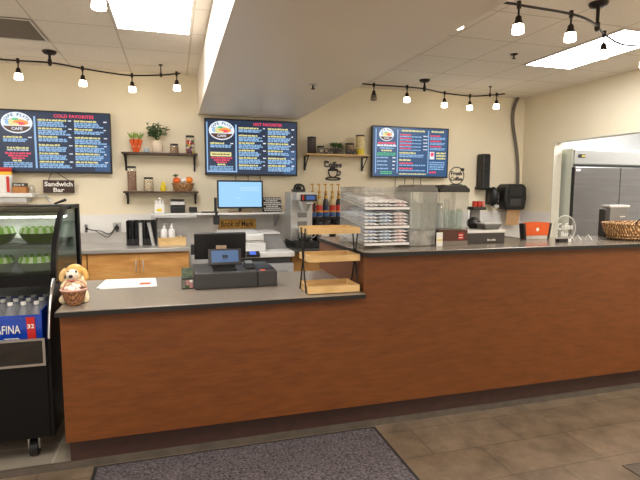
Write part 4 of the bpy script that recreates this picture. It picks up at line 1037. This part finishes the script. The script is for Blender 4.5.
# syrup shelf: black riser, bottles with gold pumps
t = thing('bottle_riser', 'black two-step riser carrying the syrup bottles', 'riser', (1.83, 5.75, Z))
B(1.56, 2.10, 5.68, 5.90, 1.165, 1.18).box(1.56, 1.575, 5.68, 5.90, Z, 1.165).box(2.085, 2.10, 5.68, 5.90, Z, 1.165).box(1.5755, 2.0845, 5.88, 5.90, Z, 1.165).build('frame', blackmetal_m, t)
B(1.56, 2.10, 5.672, 5.6795, 1.16, 1.19).build('front_rail', blackmetal_m, t)
gold = mat('pump_gold', (188, 146, 66), .35, .6, var=.1)
syr = [mat('syrup_amber', (176, 130, 62), .2, var=.1), mat('syrup_pale', (206, 186, 136), .2, var=.1), mat('syrup_dark', (70, 62, 60), .2)]
lab1 = mat('label_red', (214, 62, 48), .5, var=.08); lab2 = mat('label_blue', (52, 92, 150), .5, var=.08); lab3 = mat('label_orange', (228, 150, 62), .5); lab4 = mat('label_navy', (44, 58, 92), .5)
def syrup(x, y, z, body, top, label, h=1.0, pump=True):
    t = thing('syrup_bottle', label, 'bottle', (x, y, z), 'syrup bottles on the riser')
    MB().lathe([(.034, 0), (.037, .006), (.037, .175 * h), (.030, .205 * h), (.015, .245 * h), (.0145, .285 * h), (.0, .285 * h)], (x, y, z + .0005), 18).build('bottle', body, t)
    MB().cyl((x, y, z + .012), (x, y, z + .062), .0378, seg=18, caps=False).build('lower_label', lab2, t)
    MB().cyl((x, y, z + .0625), (x, y, z + .085), .0379, seg=18, caps=False).build('label_stripe', lab3, t)
    MB().cyl((x, y, z + .0855), (x, y, z + .15), .0378, seg=18, caps=False).build('upper_label', top, t)
    if pump:
        zz = z + .2855 * h
        MB().cyl((x, y, zz), (x, y, zz + .035), .017, seg=12).cyl((x, y, zz + .035), (x, y, zz + .105), .007, seg=8).box(x - .03, x + .010, y - .007, y + .007, zz + .105, zz + .122).build('pump', gold, t)
        MB().lathe([(.022, .0), (.024, .03), (.018, .05)], (x, y, z + .22 * h), 12).build('neck_sleeve', gold, t)
names = [('amber', 'brewer end'), ('pale', 'second from the brewer'), ('dark', 'third from the brewer'), ('pale', 'fourth from the brewer'), ('dark', 'fifth from the brewer'), ('amber', 'shortest, farthest from the brewer')]
for k, (nm, pl) in enumerate(names):
    syrup(1.615 + k * .083, 5.74, 1.1805, syr[('amber', 'pale', 'dark').index(nm)], (lab1, lab1, lab4, lab1, lab1, lab1)[k], 'gold-pumped syrup bottle on the riser, ' + pl, 1.0 if k < 5 else .82)
t = thing('glass_tumbler', 'pair-handled clear glass tumbler beside the shortest syrup bottle', 'glass', (2.15, 5.74, Z))
MB().lathe([(.04, 0), (.05, .28), (.052, .36), (.04, .36)], (2.16, 5.74, 1.19), 18, .7, .7).build('glass', film_m, t)
MB().lathe([(.035, 0), (.035, .315)], (2.16, 5.74, Z), 14).build('pedestal', steel_m, t)
s = MB(); s.m = 0
t = thing('spice_tub', 'small tub with green band in front of the glass tumbler', 'tub', (2.10, 5.55, Z))
MB().lathe([(.045, 0), (.05, .23)], (2.12, 5.55, Z), 16).build('stand', steel_m, t)
MB().lathe([(.045, .231), (.05, .236), (.05, .33)], (2.12, 5.55, Z), 18).build('tub', mat('tub_green', (150, 176, 130), .5, var=.2), t)
tag(MB().lathe([(.045, 0), (.05, .006), (.05, .30), (.04, .31)], (2.26, 5.55, Z + .0005), 18).build('blue_tub', mat('tub_blue', (110, 118, 170), .5, var=.2), None, (2.26, 5.55, Z)), 'small violet-blue tub behind the clear pastry display', 'tub')
for k, (x, lab) in enumerate(((1.655, 'black-topped coffee airpot nearest the stainless brewer'), (1.865, 'black-topped coffee airpot farther from the stainless brewer'))):
    t = thing('airpot', lab, 'airpot', (x, 5.42, Z), 'airpots in front of the syrups')
    MB().lathe([(.07, 0), (.078, .01), (.078, .18), (.07, .19)], (x, 5.42, Z + .0005), 22).build('body', mat('airpot_steel', (206, 202, 194), .25, .9), t)
    MB().lathe([(.072, .1905), (.088, .205), (.09, .26), (.07, .29), (.03, .30)], (x, 5.42, Z), 22).build('lid', black_m, t)
    s = MB().prism([(5.33, Z + .23), (5.33, Z + .275), (5.30, Z + .27), (5.27, Z + .21), (5.285, Z + .205)], 'x', x - .022, x + .022); s.build('spout', black_m, t)
    MB().tube(smooth_path([(x - .085, 5.42, Z + .24), (x - .07, 5.42, Z + .30), (x, 5.42, Z + .325), (x + .07, 5.42, Z + .30), (x + .085, 5.42, Z + .24)], 4), .008, 6).build('handle', black_m, t)

# ------------------------------------------------------------------ clear pastry display on the bar
BT = 1.1275
x0, x1, y0, y1 = 1.175, 1.505, 2.95, 3.44
t = thing('pastry_display', 'clear acrylic display with sloping tiers of wrapped packets on the bar corner', 'display', (1.34, 3.2, BT))
for a in (x0, x1 - .004): B(a, a + .004, y0, y1, BT, 1.53).build('side_panel', acryl_m, t)
B(x0 + .004, x1 - .004, y1 - .004, y1, BT, 1.53).build('back_panel', clear('back_acrylic', (250, 249, 244), .08, .1, .5), t)
s = B(x0 + .004, x1 - .004, y0 + .2, y1 - .004, 1.526, 1.53).box(x0 + .004, x1 - .004, y0 + .2, y0 + .204, 1.482, 1.526); s.build('top_panel', clear('top_acrylic', (252, 250, 244), .08, .1, .2), t)
B(x0 + .10, x0 + .21, y0 + .197, y0 + .1995, 1.495, 1.507).build('slot_label', mat('slot_label', (170, 168, 160), .5), t)
tiers = [(1.150, 1.18), (1.262, 1.315), (1.385, 1.445)]
for za, zb in tiers:
    s = MB().prism([(y0 + .004, za), (y0 + .004, za + .004), (y1 - .006, zb + .004), (y1 - .006, zb)], 'x', x0 + .0045, x1 - .0045)
    s.prism([(y0, za - .004), (y0, za + .012), (y0 + .0035, za + .012), (y0 + .0035, za - .004)], 'x', x0 + .0045, x1 - .0045)
    s.build('shelf', mat('lip_white', (240, 240, 240), .3, var=.02), t)
    MB().prism([(y0 + .006, za + .0045), (y0 + .006, za + .006), (y1 - .008, zb + .006), (y1 - .008, zb + .0045)], 'x', x0 + .006, x1 - .006).build('liner_paper', paper_m, t)
pk = [mat('packet_white', (246, 245, 243), .45, var=.05, bump=.3), mat('packet_blue', (232, 238, 246), .4, var=.1, bump=.3), mat('packet_pink', (246, 240, 240), .45, var=.1, bump=.3), mat('packet_film', (226, 228, 228), .3, var=.15, bump=.4)]
ink = mat('packet_ink', (176, 178, 186), .5)
inkr = mat('packet_ink_red', (226, 180, 176), .5); inkb = mat('packet_ink_blue', (150, 176, 214), .5)
def packet(m, h=.022):
    """a puffed wrapped packet with crimped ends"""
    s = MB(); n = 7; L, Wd = .098, .15
    rows = []
    for i in range(n):
        u = i / (n - 1); prof = max(.12, math.sin(PI * u) ** .5)
        rows.append([(-L / 2 + L * u, -Wd / 2 + Wd * v, (h / 2) * sg * prof * (1 if 0 < j < 4 else .25)) for sg in (-1, 1) for j, v in (enumerate((0, .2, .5, .8, 1)) if sg < 0 else list(enumerate((0, .2, .5, .8, 1)))[::-1])])
    vs = [p for r in rows for p in r]; k = 10
    fs = [(i * k + j, i * k + (j + 1) % k, (i + 1) * k + (j + 1) % k, (i + 1) * k + j) for i in range(n - 1) for j in range(k)]
    s.add(vs, [f[::-1] for f in fs], True); s.add(rows[0], [list(range(k))]); s.add(rows[-1], [list(range(k))[::-1]])
    s.m = 1
    for j in range(2): s.box(-.03 + j * .03, -.012 + j * .03, -Wd / 2 - .0012, -Wd / 2 + .004, -.003, .004)
    return s, m
protos = []
for k, (m, ik, h) in enumerate(((pk[0], ink, .020), (pk[1], inkb, .020), (pk[2], inkr, .020), (pk[3], ink, .020))):
    s, m = packet(m, h); o = s.build('snack_packet', [m, ik], None, (0, 0, 0)); protos.append(o)
first = [True] * 4
for ti, (za, zb) in enumerate(tiers):
    sl = (zb - za) / (y1 - y0)
    for row, yo in enumerate((.085, .25, .405)):
        for ci in range(3):
            for li in range((4, 4, 2)[ti]):
                if row == 2 and li > 1: continue
                x = x0 + .06 + ci * .1045 + random.uniform(-.003, .003); y = y0 + yo
                z = za + sl * yo + .0195 + li * .0215
                k = 3 if li == 0 and ci == 1 else (2 if ci == 2 else 1 if (ci == 1 or li % 2) else 0)
                if ti == 2: k = 0 if ci < 2 else 2
                o = protos[k]
                if not first[k]: o = o.copy(); C.objects.link(o)
                first[k] = False
                o.location = (x, y, z); o.rotation_euler = (math.atan(sl), 0, random.uniform(-.02, .02))
                col = ('white', 'pale blue', 'pink', 'clear-wrapped grey')[k]
                tag(o, '%s wrapped snack packet stacked on the %s tier of the clear display' % (col, ('bottom', 'middle', 'top')[ti]), 'snack packet', '%s packets on the %s tier' % (col, ('bottom', 'middle', 'top')[ti]))

# ------------------------------------------------------------------ clear cup dispensers on the bar
def cup(x, y, z, r=.03, n=8, h=.013, body=None):
    s = MB()
    s.lathe([(r * k, j * h + d) for j in range(n) for k, d in ((.86, 0), (1, h * .75), (1, h * .97))], (x, y, z), 14)
    return s
def cup_box(x0, x1, y0, y1, lid_m, label, filmy):
    t = thing('cup_dispenser', label, 'cup dispenser', ((x0 + x1) / 2, (y0 + y1) / 2, BT))
    zb = 1.235 if not filmy else 1.235
    ac = film_m if filmy else acryl_m
    s = B(x0, x0 + .004, y0, y1, zb, 1.495).box(x1 - .004, x1, y0, y1, zb, 1.495).box(x0 + .0041, x1 - .0041, y0, y0 + .004, zb, 1.495).box(x0 + .0041, x1 - .0041, y1 - .004, y1, zb, 1.495)
    s.build('tank', ac, t)
    s = MB().prism([(x0 - .006, 1.4955), (x1 + .006, 1.4955), (x1 + .006, 1.517), (x1 - .03, 1.545), (x0 + .03, 1.545), (x0 - .006, 1.517)], 'y', y0 - .006, y1 + .006)
    s.build('lid', lid_m, t, bevel=.005)
    if filmy:
        B(x0 + .004, x1 - .004, y0 + .004, y1 - .004, BT + .004, zb - .002).build('base', mat('mottled_grey', (176, 173, 168), .35, var=.35, scale=22), t)
        s = MB()                                        # wrinkled film round the lower half
        n = 44
        ring = []
        for i in range(n):
            u = i / n * 4; e = .004
            if u < 1: p = (x0 - e + (x1 - x0 + 2 * e) * u, y0 - e)
            elif u < 2: p = (x1 + e, y0 - e + (y1 - y0 + 2 * e) * (u - 1))
            elif u < 3: p = (x1 + e - (x1 - x0 + 2 * e) * (u - 2), y1 + e)
            else: p = (x0 - e, y1 + e - (y1 - y0 + 2 * e) * (u - 3))
            ring.append(p)
        cx, cy = (x0 + x1) / 2, (y0 + y1) / 2; vs = []; rows = 12
        for r in range(rows):
            for i, p in enumerate(ring):
                k = 1 + random.uniform(-.035, .008); vs.append((cx + (p[0] - cx) * k, cy + (p[1] - cy) * k, BT + .001 + (1.49 - BT) * r / (rows - 1)))
        s.add(vs, [(r * n + i, r * n + (i + 1) % n, (r + 1) * n + (i + 1) % n, (r + 1) * n + i) for r in range(rows - 1) for i in range(n)], True)
        s.build('wrinkled_film', film_m, t)
    else:
        B(x0, x1, y0, y1, BT + .030, zb - .001).build('base', mat('dispenser_brown', (84, 46, 36), .35, var=.06), t)
        B(x0, x1, y0 - .002, y1, BT + .0005, BT + .0295).build('plinth', mat('plinth_taupe', (130, 118, 108), .4, var=.06), t)
        r = B(x1 - .075, x1 - .035, y0 - .003, y0 - .0005, BT + .040, BT + .085).build('red_label', red_m, t)
        s = MB()
        for k in range(2): s.box(x1 - .071, x1 - .039, y0 - .004, y0 - .0032, BT + .068 - k * .018, BT + .073 - k * .018)
        s.build('label_print', paper_m, r)
        B((x0 + x1) / 2 + .01, (x0 + x1) / 2 + .013, y0 + .005, y1 - .005, zb, 1.494).build('divider', acryl_m, t)
    return t
cup_m = clear('cup_plastic', (250, 252, 251), .16, .1, .08)
cup_g = clear('cup_green', (228, 242, 234), .16, .1, .07)
cup_box(1.520, 1.722, 2.99, 3.22, mat('lid_grey', (112, 110, 106), .35), 'clear cup dispenser with grey lid wrapped in wrinkled film, beside the pastry display', True)
cup_box(1.742, 1.972, 2.99, 3.22, black_m, 'clear cup dispenser with black lid and brown base carrying a red label', False)
spots = [(1.557, 'film-wrapped dispenser'), (1.618, 'film-wrapped dispenser'), (1.679, 'film-wrapped dispenser'), (1.783, 'black-lidded dispenser'), (1.835, 'black-lidded dispenser'), (1.893, 'black-lidded dispenser'), (1.937, 'black-lidded dispenser')]
for row, yy in enumerate((3.05, 3.15)):
    for k, (x, wh) in enumerate(spots):
        green = k > 4
        o = cup(x, yy, 1.2365, .025 if k < 3 else .021, random.randint(14, 17) if not green else random.randint(9, 11)).build('cup_stack', cup_g if green else cup_m, None, (x, yy, 1.2365))
        tag(o, ('short stack of greenish clear cups inside the %s' if green else 'tall stack of clear plastic cups inside the %s') % wh, 'cups', ('greenish' if green else 'clear') + ' cup stacks in the ' + wh)
t = thing('price_label', 'white card with yellow stripe standing before the gap between the cup dispensers', 'card', (1.735, 2.96, BT))
B(1.708, 1.755, 2.955, 2.958, BT, BT + .095).build('card', paper_m, t)
B(1.711, 1.752, 2.9535, 2.9548, BT + .038, BT + .048).build('stripe', yellow_m, t)
# ring-shaped sign on the black lid
def ring_sign(name, label, cx, y, cz, r, words, m, base, basem, dot=False):
    t = thing(name, label, 'sign', (cx, y, base))
    s = MB().tube([(cx + r * math.cos(a), y, cz + r * math.sin(a)) for a in [2 * PI * i / 32 for i in range(32)]], r * .06, 6, True)
    s.build('ring', m, t)
    s = MB()
    for w, dz, h, wd in words: s.text(w, cx, y, cz + dz * r, h * r, wd * r, .004, .03)
    s.build('lettering', m, t)
    return t
t = ring_sign('coffee_sign', 'round black wire sign reading Fresh Coffee on the black dispenser lid', 1.925, 3.08, 1.612, .060, (('Fresh', .28, .5, 1.5), ('Coffee', -.36, .5, 1.6)), black_m, 1.5455, black_m)
B(1.885, 1.965, 3.065, 3.095, 1.5455, 1.552).build('base', black_m, t)
MB().ball((1.972, 3.08, 1.655), (.016, .008, .012)).build('bean', black_m, t)

t = thing('knock_box', 'black steel box with white lid and small lettering on the bar beside the cup dispenser', 'box', (2.16, 3.15, BT))
B(2.005, 2.318, 3.04, 3.29, BT, 1.203).build('body', mat('box_charcoal', (58, 54, 52), .4, var=.12, scale=40), t, bevel=.003)
B(2.0, 2.322, 3.035, 3.295, 1.2035, 1.222).build('lid', whitep_m, t, bevel=.003)
MB().text('Breville', 2.205, 3.0385, BT + .025, .016, .07, .002, .01).build('lettering', paper_m, t)
t = thing('steel_bowl', 'grey flared square bowl on the white lid of the black box', 'bowl', (2.25, 3.13, 1.2225))
MB().frust(2.188, 2.298, 3.09, 3.17, 1.2225, 1.262, .018).build('bowl', mat('bowl_grey', (120, 118, 114), .35, .5), t)
B(2.164, 2.322, 3.068, 3.192, 1.2625, 1.270).build('rim', lgrey_m, t, bevel=.002)
t = thing('tamper_mat', 'black rounded tool lying behind the grey bowl on the black box', 'tool', (2.19, 3.245, 1.2225))
MB().ball((2.19, 3.245, 1.262), (.06, .035, .045), 18, 10).cyl((2.19, 3.245, 1.2225), (2.19, 3.245, 1.24), .035, seg=18).build('body', black_m, t)
t = thing('jam_stand', 'grey stand topped with a black tray of red jam pots behind the black box', 'jam stand', (2.24, 3.31, BT))
B(2.205, 2.285, 3.304, 3.326, BT + .0, 1.36).build('column', grey_m, t, bevel=.003)
B(2.180, 2.295, 3.24, 3.325, 1.3605, 1.385).build('tray', black_m, t, bevel=.003)
for k in range(3):
    x = 2.203 + k * .0352
    s = MB().lathe([(.014, 0), (.0168, .004), (.0168, .034), (.0172, .035), (.0172, .042)], (x, 3.262, 1.3855), 14)
    o = s.build('jam_pot', mat('jam_red', (214, 74, 58), .35, var=.15) if k < 2 else mat('jam_pink', (226, 130, 118), .35), None, (x, 3.262, 1.3855))
    tag(o, ('red jam pot at the dispenser end of the black tray', 'red jam pot in the middle of the black tray', 'pinker jam pot at the far end of the black tray')[k], 'jam pot', 'jam pots on the black tray')

# orange bin, clear coffee sign, easels, basket, grinder
t = thing('storage_bin', 'orange flared bin with black end walls and white dot at the bar rear edge', 'bin', (2.70, 3.26, BT))
for ya in (3.20, 3.244): MB().prism([(2.64, 1.158), (2.842, 1.158), (2.856, 1.258), (2.75, 1.264), (2.626, 1.258)], 'y', ya, ya + .006).build('orange_wall', orange_m, t)
B(2.642, 2.84, 3.202, 3.248, BT, 1.1575).build('clear_base', mat('frosted', (206, 202, 194), .4), t, bevel=.002)
MB().prism([(2.624, BT), (2.6395, BT), (2.6255, 1.256), (2.606, 1.252)], 'y', 3.199, 3.251).build('end_wall', black_m, t)
MB().prism([(2.8425, BT), (2.858, BT), (2.876, 1.252), (2.8565, 1.256)], 'y', 3.199, 3.251).build('end_wall', black_m, t)
MB().cyl((2.74, 3.1995, 1.206), (2.74, 3.197, 1.206), .014, seg=18).build('dot', paper_m, t)
t = thing('coffee_sign', 'round clear acrylic sign reading Coffee Bar in a black foot on the bar', 'sign', (2.79, 2.975, BT))
MB().cyl((2.793, 2.972, 1.228), (2.793, 2.978, 1.228), .098, seg=36).build('disc', clear('sign_acrylic', (250, 251, 251), .06, .1, .02), t)
fr = mat('frost_white', (225, 226, 224), .6)
MB().tube([(2.793 + .097 * math.cos(a), 2.975, 1.228 + .097 * math.sin(a)) for a in [2 * PI * i / 36 for i in range(36)]], .0035, 6, True).build('rim', fr, t)
MB().text('Coffee', 2.793, 2.970, 1.245, .05, .14, .002, .012).text('Bar', 2.793, 2.970, 1.188, .036, .07, .002, .012).build('lettering', fr, t)
B(2.728, 2.815, 2.958, 2.994, BT, BT + .026).build('foot', black_m, t, bevel=.002)
B(2.8155, 2.845, 2.96, 2.992, BT, BT + .022).build('clear_foot', whitep_m, t, bevel=.002)
for k, x in enumerate((2.93, 3.00, 3.10)):
    s = MB().tube([(x, 3.02, BT + .003), (x - .024, 3.04, BT + .045)], .003, 6).tube([(x - .024, 3.04, BT + .045), (x - .026, 3.06, BT + .003)], .002, 6)
    tag(s.build('card_easel', steel_m, None, (x, 3.04, BT)), ('small silver easel stand nearest the clear round sign', 'small silver easel stand, middle of three', 'small silver easel stand nearest the wicker basket')[k], 'easel', 'silver easels on the bar')
t = thing('wicker_basket', 'oval woven wicker basket with dark ring handle on the bar end', 'basket', (3.53, 3.01, BT))
wk = brick_mat('basket_weave', (240, 206, 154), (196, 150, 98), (120, 82, 50), .024, .012, 0, msize=.003, rough=.7, off=.5, noise=.35, nscale=50, bump=.6)
MB().lathe([(.20, 0), (.235, .02), (.27, .08), (.285, .125), (.278, .13), (.262, .12), (.225, .03), (.0, .018)], (3.53, 3.01, BT + .0005), 40, 1.04, .66).build('body', wk, t)
s = MB()
for j in range(5):
    zr = .02 + j * .022; rr = .238 + (zr - .02) * .42
    s.tube([(3.53 + 1.04 * rr * (1 + .012 * (-1) ** (i + j)) * math.cos(2 * PI * i / 60), 3.01 + .66 * rr * (1 + .012 * (-1) ** (i + j)) * math.sin(2 * PI * i / 60), BT + zr) for i in range(60)], .007, 5, True)
s.build('woven_band', wk, t)
MB().tube([(3.53 + 1.04 * .284 * math.cos(a), 3.01 + .66 * .284 * math.sin(a), BT + .128) for a in [2 * PI * i / 40 for i in range(40)]], .009, 6, True).build('rim', wk, t)
MB().tube(smooth_path([(3.345, 2.868, BT + .12), (3.345, 2.852, BT + .15), (3.37, 2.842, BT + .172), (3.405, 2.838, BT + .172), (3.43, 2.832, BT + .15), (3.43, 2.836, BT + .115)], 5), .006, 8).build('handle', black_m, t)
t = thing('coffee_grinder', 'grey boxy countertop grinder with white top behind the wicker basket', 'grinder', (3.58, 3.28, BT))
s = B(3.50, 3.69, 3.24, 3.32, BT, 1.372); s.build('body', mat('grinder_grey', (146, 146, 146), .35, .4, var=.05), t, bevel=.006)
B(3.488, 3.70, 3.232, 3.326, 1.3725, 1.392).build('top', whitep_m, t, bevel=.004)
B(3.455, 3.4995, 3.245, 3.315, BT, 1.36).build('side_motor', dgrey_m, t, bevel=.008)
MB().ball((3.525, 3.228, 1.245), (.03, .014, .018)).build('knob', whitep_m, t)
B(3.605, 3.66, 3.2375, 3.2395, 1.29, 1.30).build('badge', whitep_m, t)

# ------------------------------------------------------------------ wall dispensers in the far corner
t = thing('lid_dispenser', 'tall black tube dispenser on the back wall beside the round one', 'dispenser', (4.18, 6.0, 1.52))
B(4.125, 4.255, 5.94, WY - .009, 1.525, 2.025).build('tube', black_m, t, bevel=.02)
B(4.105, 4.262, 5.925, WY - .009, 1.535, 1.56).build('mouth_collar', casebl_m, t, bevel=.006)
for z in (1.82, 1.92): B(4.123, 4.257, 5.937, 5.9395, z, z + .004).build('seam', dgrey_m, t)
t = thing('soap_dispenser', 'rounded black wall dispenser beside the tall tube, with pale nozzle', 'dispenser', (4.35, 6.0, 1.29))
s = MB(); s.T = Matrix.Translation((4.345, 5.99, 1.43)); s.ball((0, 0, 0), (.068, .08, .14), 22, 14); s.box(-.055, .055, .02, WY - .009 - 5.99, -.11, .12); s.build('body', black_m, t)
B(4.34, 4.40, 5.925, 5.98, 1.275, 1.315).build('nozzle', lgrey_m, t)
s = MB()
for k in range(4): s.ball((4.38, 5.915, 1.37 + k * .035), (.012, .006, .01), 8, 6)
s.build('window', grey_m, t)
t = thing('paper_towel_dispenser', 'large black rounded paper towel dispenser with brown paper in the wall corner', 'paper towel dispenser', (4.63, 5.97, 1.24))
MB().prism([(4.485, 1.245), (4.80, 1.245), (4.822, 1.40), (4.815, 1.56), (4.77, 1.612), (4.505, 1.612), (4.46, 1.56), (4.452, 1.40)], 'y', 5.87, WY - .009).build('cover', black_m, t, bevel=.03, seg=3)
MB().prism([(4.52, 1.44), (4.74, 1.44), (4.735, 1.57), (4.525, 1.57)], 'y', 5.862, 5.869).build('front_window', mat('smoke_plastic', (44, 44, 46), .2), t, bevel=.004)
MB().prism([(4.54, 1.30), (4.72, 1.30), (4.72, 1.40), (4.54, 1.40)], 'y', 5.864, 5.869).build('lever', dgrey_m, t, bevel=.004)
s = MB()
s.prism([(5.93, 1.2445), (5.95, 1.12), (5.955, 1.025), (5.958, 1.025), (5.953, 1.12), (5.933, 1.2445)], 'x', 4.545, 4.765); s.build('paper_towel', mat('kraft_paper', (196, 156, 112), .8, var=.06), t)
t = thing('conduit_pipe', 'grey twin conduit pipe running from ceiling down to the towel dispenser', 'pipe', (4.75, 6.07, 1.62))
for d in (0, .027):
    MB().tube(smooth_path([(4.735 + d, 6.06, 2.838), (4.69 + d, 6.066, 2.74), (4.668 + d, 6.07, 2.60), (4.676 + d, 6.07, 2.46), (4.715 + d, 6.07, 2.28), (4.76 + d, 6.07, 2.08), (4.79 + d, 6.07, 1.85), (4.80 + d, 6.07, 1.615)], 6), .0125, 10).build('pipe', mat('conduit_grey', (116, 108, 98), .5, .3, var=.05), t)

# ------------------------------------------------------------------ refrigerator in the next room
t = thing('refrigerator', 'large two-door stainless refrigerator seen through the doorway', 'refrigerator', (5.85, 5.7, 0))
B(5.07, 6.62, 5.335, 6.10, .12, 2.075).build('cabinet', mat('fridge_side', (206, 210, 200), .45, .4, var=.04), t, bevel=.004)
for x in (5.13, 6.56):
    for y in (5.40, 6.04): MB().cyl((x, y, 0), (x, y, .12), .025, seg=12).build('leg', blackmetal_m, t)
B(5.09, 6.60, 5.318, 5.3345, 1.875, 2.055).build('header_panel', mat('header_steel', (196, 193, 186), .35, .8, var=.05, stretch=(1, 1, 14)), t, bevel=.003)
B(5.09, 6.60, 5.3195, 5.3345, 1.84, 1.865).build('header_gap', black_m, t)
b = B(5.15, 5.26, 5.313, 5.3175, 1.955, 2.0).build('badge', black_m, t); B(5.20, 5.255, 5.3105, 5.3125, 1.962, 1.993).build('badge_mark', mat('badge_gold', (180, 160, 70), .4), b)
for k, (a, b) in enumerate(((5.082, 5.842), (5.852, 6.61))):
    d = B(a, b, 5.285, 5.334, .20, 1.83).build('door', steeldark_m, t, bevel=.004)
    B(a - .0, b, 5.334, 5.3346, .20, 1.832)
    hx = b - .05 if k == 0 else a + .05
    MB().tube([(hx, 5.284, .95), (hx, 5.255, .96), (hx, 5.255, 1.12), (hx, 5.284, 1.13)], .010, 8).build('handle', steeldark_m, d)
B(5.068, 5.0815, 5.29, 5.3345, .20, 1.83).build('gasket', black_m, t)
B(5.095, 5.165, 5.2835, 5.2848, 1.775, 1.805).build('sticker', paper_m, t)

# tidy: nothing keeps a helper name
for o in bpy.data.objects:
    if o.type == 'EMPTY': o.empty_display_type = 'PLAIN_AXES'
